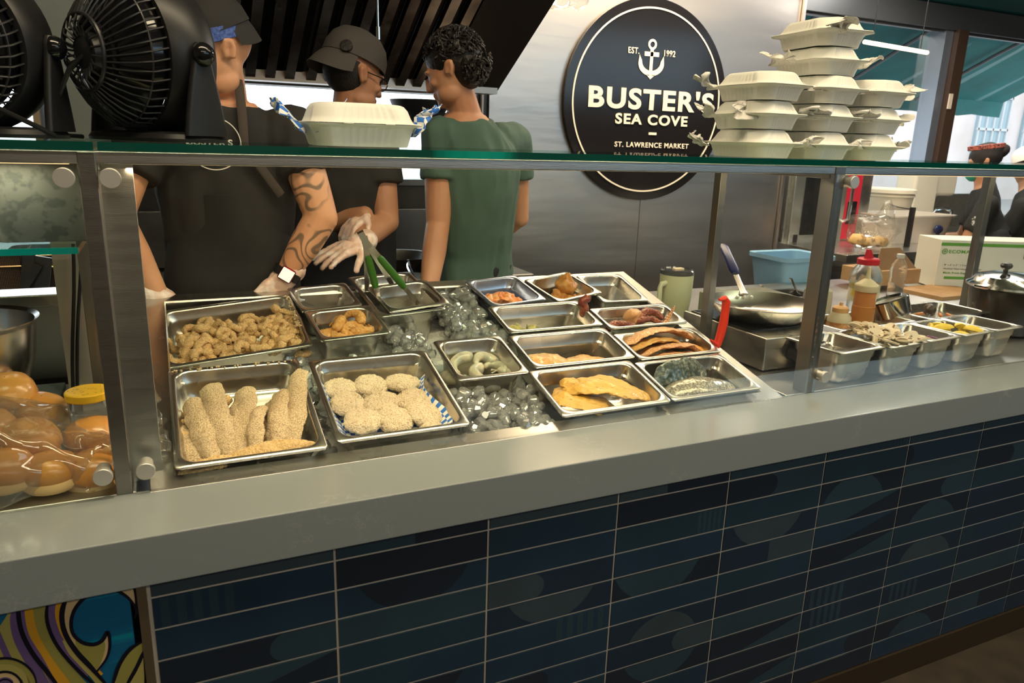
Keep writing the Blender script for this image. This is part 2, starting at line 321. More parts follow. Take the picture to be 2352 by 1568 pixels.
for c in range(0, 15):
    for r in range(0, 13):
        xa, xb = X0 + c * WT + g, X0 + (c + 1) * WT - g; za = Z1 - r * HT + g; zb = za + HT - 2 * g
        if r == 12: za = max(za, FZ + .085)
        za -= FZ; zb -= FZ
        base = tr.choice([0, 0, 1, 2, 2, 3, 4, 4, 3, 1]) if r else tr.choice([3, 5, 2])  # top row paler: the fascia's reflection is put into the tile colour
        b.mi = base; w_ = .0012
        b.add([(xa, .003, za), (xb, .003, za), (xb, .003, zb), (xa, .003, zb), (xa + w_, 0, za + w_), (xb - w_, 0, za + w_), (xb - w_, 0, zb - w_), (xa + w_, 0, zb - w_)], [(0, 1, 5, 4), (1, 2, 6, 5), (2, 3, 7, 6), (3, 0, 4, 7), (4, 5, 6, 7)])
        k = fixed.get((c, r)) or (tr.choice([('dk', .5, 1, .38), ('arc', .5, 0, .36), ('st', .1, .5), ('tri',), ('sd', .5), ('sp', .5), ('sdr', .6)]) if tr.random() < .42 and r > 2 else None)
        if not k: continue
        b.mi = {0: 5, 1: 3, 2: 4, 3: 1, 4: 1, 5: 1}[base] if k[0] != 'st' else (3 if base != 3 else 1)
        L_ = xb - xa; zc = (za + zb) / 2; polys = []
        if k[0] == 'st':
            for i in range(5): q0 = xa + L_ * (k[1] + (k[2] - k[1]) * i / 5); polys.append([(q0, za), (q0 + L_ * (k[2] - k[1]) / 9, za), (q0 + L_ * (k[2] - k[1]) / 9, zb), (q0, zb)])
        elif k[0] == 'dk': polys.append([(xa + L_ * k[1] + x_ * 1.0, z_) for x_, z_ in circ(0, zb + .05, L_ * k[3])])
        elif k[0] == 'arc': polys.append([(xa + L_ * k[1] + x_, z_) for x_, z_ in circ(0, za - .05, L_ * k[3])])
        elif k[0] == 'sd': polys.append(stad(xa, xa + L_ * k[1], zc, HT * .47))
        elif k[0] == 'sdr': polys.append([(xa + xb - x_, z_) for x_, z_ in stad(xa, xa + L_ * (1 - k[1]), zc, HT * .47)])
        elif k[0] == 'sp': polys.append([(xa + L_ * k[1], za), (xb, za), (xb, zb), (xa + L_ * k[1], zb)])
        elif k[0] == 'tri': polys.append([(xa + L_ * .3, za), (xb, za), (xb, zb)])
        elif k[0] == 'edge': polys.append(circ(xa - .005, zc, HT * .47))
        for p in polys:
            p = clip(p, xa + w_, xb - w_, za + w_, zb - w_)
            if len(p) > 2: b.add([(x_, -.0002, z_) for x_, z_ in p], [tuple(range(len(p)))])
b.build('tile_facing', navy, cf, False)
B().box((2.45, -.002, .0425), (4.9, .012, .085)).build('kick_plate', mat('kick_steel', (.10, .07, .04), .4, .8, rn=(6, .3, .5)), cf, False)
B().box((-.004, -.004, .40), (.014, .012, .79)).build('corner_trim', mat('bronze_trim', (.30, .25, .17), .4, .9), cf, False)
B().box((1.7, .45, .385), (6.6, .80, .76)).build('carcass', darksteel, cf, False)
# worktop
quartz = mat('quartz', (.235, .262, .262), .14, spec=.45)
nt = quartz.node_tree; N_ = nt.nodes; L_ = nt.links
tcq = N_.new('ShaderNodeTexCoord'); n1 = N_.new('ShaderNodeTexNoise'); n1.inputs['Scale'].default_value = 5; n1.inputs['Detail'].default_value = 8; n1.inputs['Roughness'].default_value = .7
n2 = N_.new('ShaderNodeTexVoronoi'); n2.feature = 'DISTANCE_TO_EDGE'; n2.inputs['Scale'].default_value = 9
mxq = N_.new('ShaderNodeMixRGB'); mxq.inputs[0].default_value = .25; L_.new(tcq.outputs['Object'], n1.inputs['Vector']); L_.new(tcq.outputs['Object'], mxq.inputs[1]); L_.new(n1.outputs['Color'], mxq.inputs[2]); L_.new(mxq.outputs[0], n2.inputs['Vector'])
rq = N_.new('ShaderNodeValToRGB'); rq.color_ramp.elements[0].color = (1, 1, 1, 1); rq.color_ramp.elements[1].color = (0, 0, 0, 1); rq.color_ramp.elements[1].position = .018; L_.new(n2.outputs['Distance'], rq.inputs[0])
n3 = N_.new('ShaderNodeTexNoise'); n3.inputs['Scale'].default_value = 7; r3 = N_.new('ShaderNodeValToRGB'); r3.color_ramp.elements[0].position = .5; r3.color_ramp.elements[1].position = .68; L_.new(tcq.outputs['Object'], n3.inputs['Vector']); L_.new(n3.outputs['Fac'], r3.inputs[0])
ml = N_.new('ShaderNodeMath'); ml.operation = 'MULTIPLY'; L_.new(rq.outputs[0], ml.inputs[0]); L_.new(r3.outputs[0], ml.inputs[1])
mc = N_.new('ShaderNodeMixRGB'); mc.inputs[1].default_value = (.235, .262, .262, 1); mc.inputs[2].default_value = (.40, .41, .40, 1); ml2 = N_.new('ShaderNodeMath'); ml2.operation = 'MULTIPLY'; ml2.inputs[1].default_value = .55; L_.new(ml.outputs[0], ml2.inputs[0]); L_.new(ml2.outputs[0], mc.inputs[0]); L_.new(mc.outputs[0], N_['Principled BSDF'].inputs['Base Color'])
b = B(); b.rbox((1.7, .0625, .899), (6.8, .175, .088), .003); tag(b.build('quartz_countertop', quartz), 'grey veined quartz slab topping the tiled counter front', 'countertop')
# stainless work surface behind the glass, left and right of the cold well
wt = thing('steel_work_surface', 'stainless steel work surface behind the sneeze guard glass', 'work surface', (0, 0, CT))
b = B(); b.rbox((-.805, .50, -.012), (1.60, .70, .024), .003); b.rbox((3.27, .50, -.012), (3.50, .70, .024), .003); b.rbox((.73, .895, -.012), (1.5, .09, .024), .003); b.build('worktop_sheet', brushed, wt)
B().box((2.6, 1.15, -.012), (2.2, .6, .022)).build('side_worktop', brushed, wt)
# ---------------------------------------------------------------- cold well
cw = thing('cold_well', 'stainless steel cold well holding ice and food pans', 'cold well', mtx=WM.copy())
HF = -.022; x0, x1, v0, v1 = .016, 1.500, .134, .945
b = B()
ix0, ix1, iv0, iv1 = .060, 1.455, .172, .905
def ringrect(x0, x1, y0, y1, z): return [(x0, y0, z), (x1, y0, z), (x1, y1, z), (x0, y1, z)]
b.loft([ringrect(x0, x1, v0, v1, HF - .05), ringrect(x0, x1, v0, v1, HF - .002), ringrect(x0 + .002, x1 - .002, v0 + .002, v1 - .002, HF), ringrect(ix0, ix1, iv0, iv1, HF), ringrect(ix0 + .003, ix1 - .003, iv0 + .003, iv1 - .003, HF - .004), ringrect(ix0 + .003, ix1 - .003, iv0 + .003, iv1 - .003, -.16)])
b.quad((ix0, iv0, -.16), (ix1, iv0, -.16), (ix1, iv1, -.16), (ix0, iv1, -.16)); b.build('well_liner', steel, cw, sharp=20)
# ================================================================ SNEEZE GUARD
sg = thing('sneeze_guard', 'glass sneeze guard with steel posts and a green-edged glass shelf over the counter', 'sneeze guard', (0, .14, CT))
TOP = 1.5295 - CT
def gpane(name, x0, x1, y, z0, z1, t=.008):
    B().box(((x0 + x1) / 2, y, (z0 + z1) / 2), (x1 - x0, t, z1 - z0)).build(name, pane, sg, False)
gpane('front_pane', -1.5, -.040, 0, .001, TOP - .018); gpane('front_pane', -.006, 1.583, 0, .001, TOP - .018); gpane('front_pane', 1.602, 4.0, 0, .001, TOP - .018)
for x, w in ((-.023, .026), (1.596, .034)):
    B().rbox((x, .027, (TOP - .002) / 2), (w, .045, TOP - .002), .002).build('front_post', post_steel, sg)
B().rbox((.012, .056, (TOP-.02)/2), (.054, .006, TOP-.02), .001).build('back_strap', brushed, sg)
for x, y, w in ((1.572, .415, .024), (2.865, .46, .032), (-.075, .415, .03), (4.0, .415, .03)):
    B().rbox((x, y, (TOP - .002) / 2), (w, .03, TOP - .002), .002).build('rear_post', post_steel, sg)
for x in (-.023, 1.592, 2.865): B().rbox((x, .21, TOP - .018), (.03, .38, .028), .002).build('side_rail', post_steel, sg)
B().rbox((1.25, .022, TOP - .011), (5.5, .03, .020), .002).build('front_rail', brushed, sg)
B().rbox((1.25, .415, TOP - .011), (5.5, .03, .020), .002).build('rear_rail', brushed, sg)
b = B(); b.box((-.755, .23, TOP + .0065), (1.488, .47, .013)); b.build('top_shelf', shelfglass, sg, False); b = B(); b.box((1.995, .23, TOP + .0065), (4.00, .47, .013)); b.build('top_shelf', shelfglass, sg, False)
b = B(); b.box((-.755, -.0065, TOP + .0065), (1.488, .003, .0132)); b.build('shelf_edge', greenedge, sg, False); b = B(); b.box((1.995, -.0065, TOP + .0065), (4.0, .003, .0132)); b.build('shelf_edge', greenedge, sg, False)
for x, z in ((-.055, .545), (.008, .545), (-.052, .045), (.014, .045), (1.628, .548), (1.628, .045)):
    b = B(); T_ = M.Translation((x, -.004, z)) @ M.Rotation(pi / 2, 4, 'X'); b.lathe([(.001, .010), (.0145, .010), (.0155, .009), (.0155, 0), (.012, -.002), (.012, -.03)], T_, 28, True, True); b.build('glass_clamp', mat('satin_steel', (.62, .60, .55), .5, .85), sg)
led = mat('led_diffuser', (1, .8, .5), .4, emis=(1, .60, .28), es=2.6)
for xa, xb in ((-1.45, -.05), (.03, 1.55), (1.63, 3.98)):
    b = B(); b.rbox(((xa + xb) / 2, .045 if xa != .03 else .050, TOP - (.021 if xa != .03 else .010)), (xb - xa, .008, .004), .0015); b.build('led_strip', led, sg)
# lower shelf in the left bay
b = B(); b.box((-.78, .17, .429), (1.46, .30, .010)); b.build('lower_shelf', shelfglass, sg, False); B().box((-.78, .019, .429), (1.46, .003, .0102)).build('shelf_edge', mat('glass_edge_lit', (0, .30, .27), .08, spec=.6), sg, False)
# ================================================================ PANS
def pan_mesh(name, Wd, D, H, m=steel, r=.030):
    b = B(); i = .012; w, d = Wd - 2 * i, D - 2 * i; k = .075 * H * 2
    sec = [(Wd - .001, D - .001, -.006, .010), (Wd, D, -.0015, .010), (Wd - .003, D - .003, 0, .012), (w + .006, d + .006, .0002, r), (w, d, -.001, r), (w - .003, d - .003, -.004, r)]
    st = min(.028, H * .3)
    sec += [(w - .005, d - .005, -st, r), (w - .013, d - .013, -st - .004, r), (w - .015, d - .015, -st - .012, r - .002)]
    sec += [(w - .015 - k * .8, d - .015 - k * .8, -H + .02, r), (w - .020 - k, d - .020 - k, -H + .008, r), (w - .034 - k, d - .034 - k, -H + .001, r * .8), (w - .06 - k, d - .06 - k, -H, r * .6)]
    b.rloft(sec, None, False, True, 6)
    out = [(a + .0018, c + .0018, z - .0014, q) for a, c, z, q in sec[5:]]
    b.rloft([(Wd - .001, D - .001, -.006, .010), (Wd - .006, D - .006, -.004, .01), (w + .004, d + .004, -.0018, r)] + out, None, False, True, 6)
    o = b.build(name, m, None, True, sharp=50); return o
PM_ = {}
def pan(key, name, Wd, D, H, label, loc, rot=(0, 0, 0), well=True, m=steel, group=None):
    o = pan_mesh(name, Wd, D, H, m); T_ = Tm(loc, rot); T_ = WM @ T_ if well else T_
    o.matrix_world = T_; tag(o, label, 'food pan', group); PM_[key] = T_; return o
G1 = 'food pans sunk in the cold well'
pan('B', 'steam_pan', .276, .350, .065, 'large steel pan of breaded fish fillets, nearest the bag of buns', (.197, .340, 0), group=G1)
pan('C', 'steam_pan', .285, .325, .065, 'large steel pan of crumbed crab cakes on checked paper', (.498, .340, 0), group=G1)
pan('P1', 'steam_pan', .298, .198, .10, 'steel pan with two big yellow spiced fillets, at the front beside the loose ice', (1.006, .258, 0), group=G1)
pan('P2', 'steam_pan', .280, .182, .10, 'steel pan holding silvery skinned trout, front right corner of the well', (1.300, .252, 0), group=G1)
pan('P3', 'steam_pan', .300, .170, .10, 'steel pan with two flat pale fillets, between the raw shrimp and the orange fillets', (1.032, .452, 0), group=G1)
pan('P4', 'steam_pan', .272, .145, .10, 'steel pan heaped with overlapping pink and orange seasoned fillets', (1.322, .424, 0), group=G1)
pan('P5', 'steam_pan', .295, .160, .10, 'nearly empty steel pan with a little green marinated seafood in one corner', (1.042, .632, 0), group=G1)
pan('P6', 'steam_pan', .270, .130, .065, 'steel pan of charred octopus tentacles', (1.332, .590, 0), group=G1)
lil = mat('lilac_steel', (.46, .50, .62), .22, .9)
pan('P7', 'steam_pan', .184, .185, .15, 'deep bluish pan with one orange piece of fish, at the back beside the ice', (.992, .812, 0), (0, 0, .14), group=G1, m=lil)
pan('P8', 'steam_pan', .186, .170, .10, 'steel pan with chunks of roasted orange chicken, at the back', (1.192, .815, .0), (0, 0, .25), group=G1)
pan('P9', 'steam_pan', .165, .205, .10, 'empty steel pan at the very back, left of the pale green tumbler', (1.365, .800, -.008), (0, 0, -.05), group=G1)
pan('S', 'steam_pan', .188, .194, .15, 'deep square steel pan of raw peeled shrimp standing in ice', (.768, .447, 0), group=G1)
pan('F', 'steam_pan', .182, .165, .10, 'small steel pan of battered shrimp behind the crab cakes', (.487, .680, 0), (0, 0, .08), group=G1)
pan('E', 'steam_pan', .168, .150, .10, 'empty steel pan behind the battered shrimp', (.462, .850, -.006), (0, 0, .10), group=G1)
pan('T1', 'steam_pan', .196, .262, .15, 'tall empty steel pan under the tongs, lower of two nested', (.660, .835, 0), (0, 0, .11), group=G1)
pan('T2', 'steam_pan', .186, .150, .10, 'shallow empty steel pan resting inside the tall one, under the tongs', (.684, .793, .012), (.05, 0, .17), group=G1)
CALM = Tm((.2143, .7336, 1.0861), (.2832, -.0791, .0147)); PM_['CAL'] = CALM
o = pan_mesh('steam_pan', .34, .277, .065); o.matrix_world = CALM; tag(o, 'large steel pan of breaded calamari held up by gloved hands', 'food pan')
# right-hand row standing on the work surface
G2 = 'deep pans of toppings standing right of the steel post'
zr = CT + .101
for k, x, y, w, d, lab, cont in (('R1', 1.776, .243, .188, .196, 'empty deep pan right beside the sneeze guard post, first of the row', 0), ('R2', 1.955, .243, .172, .198, 'deep steel pan heaped with sliced mushrooms', 1),
        ('R3', 2.124, .252, .166, .190, 'deep steel pan with a few slivers of red onion, between mushrooms and lemon', 2), ('R4', 2.294, .260, .160, .184, 'deep steel pan of cut lemon wedges', 3), ('R5', 2.458, .272, .160, .186, 'empty deep pan at the far end of the row, beside the soup pot', 0)):
    pan(k, 'topping_pan', w, d, .10, lab, (x, y, zr), (0, 0, .08), False, group=G2)
# ================================================================ ICE
ice = icemat()
icebed = mat('ice_bed', (.72, .73, .70), .3, bump=(60, 1, .01), trans=.2)
b = B(); r_ = random.Random(3)
def icube(b, p, s):
    rm = Euler((r_.uniform(0, 6.3), r_.uniform(0, 6.3), r_.uniform(0, 6.3))).to_matrix().to_4x4(); T_ = M.Translation(p) @ rm
    k = r_.random()
    if k < .6: b.rloft([(s * .7, s * .7, -s * .5, s * .2), (s, s, -s * .3, s * .3), (s, s * .95, s * .25, s * .3), (s * .7, s * .65, s * .5, s * .25)], T_, True, True, 2)
    else: b.lathe([(s * .25, -s * .5), (s * .52, -s * .3), (s * .56, s * .2), (s * .36, s * .45)], T_, 8, True, True)
regions = [((.655, .86), (.178, .345), -.035, 210), ((.775, .90), (.55, .885), -.030, 260), ((.60, .68), (.50, .72), -.045, 60), ((.33, .37), (.60, .75), -.07, 20), ((.37, .65), (.51, .60), -.065, 60), ((.345, .36), (.2, .5), -.06, 20), ((.64, .66), (.2, .6), -.055, 25)]
for (xa, xb), (va, vb), h, n in regions:
    for i in range(n):
        x, v = r_.uniform(xa, xb), r_.uniform(va, vb); hh = h - r_.random() ** 1.5 * .05 + .012 * sin(x * 30) * sin(v * 25)
        if .65 < x < .86 and v < .345: hh -= .02 * max(0, (.24 - v) / .06) * 0
        icube(b, (x, v, hh), r_.uniform(.020, .030))
b.shake(.0035, 70, 3); io = b.build('ice', ice, None, True, sharp=22); io.matrix_world = WM; tag(io, 'loose clear ice filling the cold well between the pans', 'ice', kind='stuff')
b = B(); nx, ny = 60, 36
vs = [(ix0 + .004 + (ix1 - ix0 - .008) * i / nx, iv0 + .004 + (iv1 - iv0 - .008) * j / ny, -.105 + .02 * noise.noise(V((i * .5, j * .5, 1)))) for j in range(ny + 1) for i in range(nx + 1)]
b.add(vs, [(j * (nx + 1) + i, j * (nx + 1) + i + 1, (j + 1) * (nx + 1) + i + 1, (j + 1) * (nx + 1) + i) for j in range(ny) for i in range(nx)])
ib = b.build('crushed_ice', icebed, None, True); ib.matrix_world = WM; tag(ib, 'bed of crushed ice under the loose cubes', 'ice', kind='stuff')
# ================================================================ FOOD
bread = mat('breading', (.68, .42, .17), .85, noise_=(210, (.88, .62, .31), .36, .60, 6), bump=(330, 1, .005), sub=.05)
bread2 = mat('breading_pale', (.47, .33, .18), .85, noise_=(330, (.84, .65, .41), .34, .58, 5), bump=(380, 1, .006), sub=.03)
crumbm = mat('crab_crumb', (.64, .47, .28), .9, noise_=(260, (.90, .76, .54), .34, .54, 6), bump=(300, 1, .008), sub=.04)
batter = mat('battered_gold', (.60, .30, .07), .8, noise_=(110, (.74, .46, .18), .4, .65), bump=(260, 1, .004), sub=.05)
rawsh = mat('raw_shrimp', (.46, .43, .32), .25, noise_=(60, (.30, .31, .25), .4, .7), bump=(60, .3), sub=.3)
yfish = mat('spiced_fillet', (.62, .37, .075), .38, noise_=(170, (.26, .13, .02), .60, .70, 7), bump=(120, 1, .005), sub=.08, coat=.2, stretch=(1, .35, 1))
pfish = mat('pale_fillet', (.60, .38, .15), .38, noise_=(45, (.56, .26, .06), .45, .65), bump=(110, 1, .005), sub=.15, coat=.3)
ofish = mat('pink_seasoned_fillet', (.68, .34, .16), .45, noise_=(200, (.82, .58, .36), .50, .60, 8), bump=(260, 1, .004), sub=.12, coat=.2)
troutm = mat('trout_skin', (.16, .16, .12), .28, .35, noise_=(210, (.50, .46, .34), .46, .60, 8), coat=.5)
troutb = mat('trout_back', (.05, .07, .06), .3, .3, noise_=(120, (.17, .20, .17), .48, .62), coat=.5)
tflesh = mat('trout_flesh', (.62, .28, .10), .4, noise_=(70, (.40, .14, .05), .5, .66), bump=(90, .4))
octo = mat('octopus', (.15, .030, .022), .38, noise_=(60, (.34, .11, .06), .45, .68), bump=(130, .7, .002), coat=.3)
octl = mat('octopus_pale', (.62, .33, .16), .4, noise_=(50, (.30, .08, .04), .55, .68), bump=(80, .5))
chick = mat('roast_chicken', (.50, .21, .05), .5, noise_=(40, (.68, .38, .12), .42, .66), bump=(80, .8, .003), coat=.2)
mush = mat('mushroom', (.76, .66, .49), .7, noise_=(30, (.60, .47, .30), .55, .7)); gill = mat('mushroom_gill', (.22, .11, .06), .8)
lemon = mat('lemon', (.86, .62, .05), .4, noise_=(50, (.90, .74, .18), .4, .7))
F_ = random.Random(21)
def path_tube(pts, r, seed, name, m, n=9, amp=.003, sc=90, flat=1, parent=None):
    b = B(); P_ = []; R_ = []; k = len(pts) * 3
    for i in range(k + 1):          # Catmull-Rom
        t = i / k * (len(pts) - 1); a = min(int(t), len(pts) - 2); f = t - a
        p0, p1, p2, p3 = (V(pts[max(min(j, len(pts) - 1), 0)]) for j in (a - 1, a, a + 1, a + 2))
        P_.append(.5 * ((2 * p1) + (p2 - p0) * f + (2 * p0 - 5 * p1 + 4 * p2 - p3) * f * f + (3 * p1 - p0 - 3 * p2 + p3) * f ** 3))
        e = min(1, (i + .35) / 2, (k - i + .35) / 2); rr = r if not isinstance(r, (list, tuple)) else r[a] + (r[a + 1] - r[a]) * f
        R_.append(rr * e ** .6)
    b.tube(P_, R_, n, None, True, flat); b.shake(amp, sc, seed); return b.build(name, m, parent, True, sharp=80)
def put(o, key, loc, rot=(0, 0, 0), sc=1): o.matrix_world = PM_[key] @ Tm(loc, rot, sc); return o
def copyto(o, key, loc, rot, sc=1):
    c = o.copy(); C.objects.link(c); c.matrix_world = PM_[key] @ Tm(loc, rot, sc); return c
# --- calamari
cal = []
for i in range(8):
    a0 = F_.uniform(3.0, 5.9) if i < 5 else F_.uniform(1.2, 2.4); R0 = F_.uniform(.014, .021); m_ = 7
    pts = [(R0 * cos(a0 * j / m_) * 1.25, R0 * sin(a0 * j / m_) * (1 if i < 5 else 1.7), .004 * sin(j * 1.7 + i)) for j in range(m_ + 1)]
    o = path_tube(pts, [F_.uniform(.0070, .0115) for _ in pts], i, 'calamari_piece', bread, 11, .0046, 110); tag(o, 'breaded calamari piece in the heap in the hand-held pan', 'calamari', 'breaded calamari heaped in the hand-held pan'); cal.append(o)
first = list(cal)
k = 0
for layer in range(2):
    for i in range(10):
        for j in range(6):
            x = -.133 + .0295 * i + F_.uniform(-.008, .008); y = -.092 + .0320 * j + F_.uniform(-.008, .008)
            if y > .035 + .03 * sin(i * .9) + (.03 if 2 < i < 8 else -.01): continue
            z = -.036 + layer * .017 + .012 * (1 - ((x) / .15) ** 2) * (1 - abs(y + .03) / .12) + F_.uniform(-.003, .005)
            rot = (F_.uniform(-.7, .7), F_.uniform(-.7, .7), F_.uniform(0, 6.28)); sc = F_.uniform(.85, 1.15)
            if first: put(first.pop(), 'CAL', (x, y, z), rot, sc)
            else: copyto(F_.choice(cal), 'CAL', (x, y, z), rot, sc)
# --- fillets
def fillet(name, m, L_, w, th, seed, bend=.02, taper=.35, amp=.004, skin=None, twist=0, parent=None, sc=55, n=64):
    b = B(); rings = []
    for i in range(n + 1):
        t = i / n; y = (t - .5) * L_; ww = w / 2 * (sin(pi * min(1, t * 1.7 + .12) / 2)) * (1 - (1 - taper) * max(0, (t - .45) / .55) ** 1.4) * (1 * min(1, (.25 + i * .22), (.25 + (n - i) * .22))); tt = th / 2 * min(1, .3 + i * .14, .3 + (n - i) * .14)
        zc = bend * (1 - (2 * t - 1) ** 2); a = twist * (t - .5); ring = []
        for j in range(30):
            q = 2 * pi * j / 30; x = ww * cos(q); z = tt * sin(q) * (1 - .35 * cos(q) ** 2) + (x / max(w, 1e-3)) ** 2 * -.012
            ring.append((x * cos(a) - z * sin(a), y, zc + x * sin(a) + z * cos(a)))
        rings.append(ring)
    b.loft(rings, None, True, True); b.shake(amp, sc, seed); b.shake(amp * .55, sc * 3.2, seed + 1); b.shake(.0009, 420, seed); return b.build(name, m, parent, True, sharp=80)
GB = 'breaded fish fillets laid side by side in the front left pan'
spec = [(-.104, -.085, .17, .05, .25, 'breaded fillet at the left wall of the front left pan, half under its neighbour'), (-.080, -.045, .22, .042, .12, 'breaded fillet second from the left, with a hooked top end'), (-.045, -.020, .265, .052, .02, 'longest breaded fillet, standing highest left of the middle'),
        (-.018, -.060, .19, .040, -.10, 'thin breaded fillet tucked between the longest one and the pale wide one'), (.004, -.030, .235, .052, -.12, 'wide breaded fillet in the middle with a forked tip'), (.024, -.075, .17, .034, -.2, 'short narrow breaded fillet right of the middle'),
        (.047, -.050, .21, .040, -.22, 'breaded fillet right of the middle curling over at the top'), (.066, -.045, .22, .042, -.25, 'breaded fillet with a small dark hole near its top'), (.086, -.060, .21, .045, -.16, 'broad breaded fillet, second from the right wall of the pan'), (.104, -.015, .25, .046, -.26, 'breaded fillet leaning against the right wall, its tip highest of all')]
for i, (x, y, L_, w, yaw, lab) in enumerate(spec):
    o = fillet('breaded_fillet', bread2, L_ * 1.08, w * 1.10, .019, i + 3, .012 + .01 * (i % 3), .82, .0042, sc=40)
    tag(put(o, 'B', (x, y, -.048 + .016 * (i % 2) + (.012 if i in (2, 4, 9) else 0) + .04 * (y + .06)), (.16, -.35, yaw)), lab, 'fish fillet', GB)
o = fillet('breaded_fillet', bread, .21, .046, .018, 31, .018, .6, .004); tag(put(o, 'B', (.022, -.138, -.030), (-.15, .0, 1.52)), 'golden breaded fillet lying crossways along the near edge of the pan', 'fish fillet', GB)
o = fillet('breaded_fillet', bread, .13, .040, .016, 35, .012, .6, .004); tag(put(o, 'B', (-.075, -.145, -.034), (-.15, .0, 1.5)), 'small golden breaded fillet in the near left corner of the pan', 'fish fillet', GB)
for i, (x, y) in enumerate(((-.118, .028), (-.108, .004), (-.115, -.014), (-.05, .085))):
    c = copyto(cal[i], 'B', (x, y, -.040), (.3, .2, i), 1.0); c['label'] = 'breaded calamari bit stuck among the fish fillets'; c['group'] = 'calamari bits in the fillet pan'
# --- crab cakes on checked paper
chk = bpy.data.materials.new('checked_paper'); chk.use_nodes = True; nn = chk.node_tree.nodes; ll = chk.node_tree.links
t_ = nn.new('ShaderNodeTexCoord'); ck = nn.new('ShaderNodeTexChecker'); ck.inputs['Scale'].default_value = 95; ck.inputs['Color1'].default_value = (.74, .74, .72, 1); ck.inputs['Color2'].default_value = (.02, .14, .52, 1)
mp_ = nn.new('ShaderNodeMapping'); mp_.inputs['Location'].default_value = (.0037, .0037, .0037); ll.new(t_.outputs['UV'], mp_.inputs[0]); ll.new(mp_.outputs[0], ck.inputs[0]); ll.new(ck.outputs[0], nn['Principled BSDF'].inputs['Base Color']); nn['Principled BSDF'].inputs['Roughness'].default_value = .6
def sheet(name, fn, nu, nv, su, sv, m, parent=None, thick=.0004):
    """a curved paper sheet: fn(u,v)->point, uv in metres"""
    me = bpy.data.meshes.new(name); vs = [fn(i / nu, j / nv) for j in range(nv + 1) for i in range(nu + 1)]
    fs = [(j * (nu + 1) + i, j * (nu + 1) + i + 1, (j + 1) * (nu + 1) + i + 1, (j + 1) * (nu + 1) + i) for j in range(nv) for i in range(nu)]
    me.from_pydata(vs, [], fs); uv = me.uv_layers.new(name='uv')
    for p in me.polygons:
        p.use_smooth = True
        for li, vi in zip(p.loop_indices, p.vertices): uv.data[li].uv = ((vi % (nu + 1)) / nu * su, (vi // (nu + 1)) / nv * sv)
    me.materials.append(m); o = bpy.data.objects.new(name, me); C.objects.link(o); o.parent = parent
    q = o.modifiers.new('t', 'SOLIDIFY'); q.thickness = thick; return o
def liner(u, v):
    x = -.128 + .250 * u; y = -.132 + .235 * v; z = -.058
    if u > .86: z += (u - .86) / .14 * .036; x = .087 + (u - .86) / .14 * (.026 + .014 * sin(v * 7))
    if u < .10: z += (.10 - u) / .10 * .030; x = -.104 - (.10 - u) * .18
    return (x, y + .012 * sin(u * 5) * v, z + .003 * sin(u * 9 + v * 8))
o = sheet('checked_paper', liner, 30, 24, .27, .235, chk); tag(put(o, 'C', (0, 0, 0)), 'blue and white checked paper lining the crab cake pan', 'paper')
GC = 'crumbed crab cakes in the paper-lined pan'
for i, (px, py, r, lab) in enumerate([(783, 893, .040, 'in the far left corner of the pan'), (853, 888, .042, 'at the far side, second from the left'), (925, 880, .043, 'at the far right, next to the blue checks'), (802, 930, .042, 'at the left wall, middle row'), (875, 928, .044, 'in the middle of the pan'),
        (955, 922, .045, 'at the right side, middle row, against the checked paper'), (835, 968, .043, 'near the left front of the pan'), (908, 966, .042, 'near the front, in the middle'), (975, 952, .044, 'at the front right, with a crumbly edge'), (995, 982, .030, 'lowest at the near right corner, mostly hidden')]):
    b = B(); b.lathe([(.001, -.012), (r * .7, -.012)] + [(r * (.97 * cos(q) ** .55), .0145 * sin(q) if q > 0 else .012 * sin(q)) for q in [-1.0 + 2.5 * k_ / 16 for k_ in range(17)]] + [(.001, .0150)], None, 64, True, True); b.shake(.0036, 45, i + 50); b.shake(.0030, 190, i); b.shake(.0014, 420, i)
    o = b.build('crab_cake', crumbm, None, True, sharp=80); p = at_w(px, py, -.036); o.matrix_world = WM @ Tm((p.x, p.y + .004, -.038 if i < 9 else -.046), (F_.uniform(-.1, .2), F_.uniform(-.12, .12), i)); tag(o, 'pale crumbed crab cake ' + lab, 'crab cake', GC)
# --- shrimp
def shrimp(name, m, seed, R0=.022, r=.0105, a0=3.6, amp=.0012, tail=True, sc=100):
    pts = [(R0 * cos(a0 * j / 8) * 1.15, R0 * sin(a0 * j / 8), .002 * sin(j + seed)) for j in range(9)]
    rr = [r * q for q in (.9, 1.05, 1.0, .95, .86, .76, .64, .52, .40)]
    root = path_tube(pts, rr, seed, name, m, 10, amp, sc)
    if tail:
        e = V(pts[-1]); d = (V(pts[-1]) - V(pts[-2])).normalized(); s_ = V((-d.y, d.x, 0)); b = B()
        for q in (-1, 1): b.add([e - s_ * .001 - d * .003, e + d * .013 + s_ * q * .008 + V((0, 0, .001)), e + d * .016 + s_ * q * .003, e + s_ * .001, e + d * .007 + s_ * q * .003 + V((0, 0, .003))], [(0, 1, 4), (1, 2, 4), (2, 3, 4), (3, 0, 4), (0, 3, 2, 1)])
        b.build('tail', m, root, False)
    return root
GS = 'raw peeled shrimp in the deep square pan'
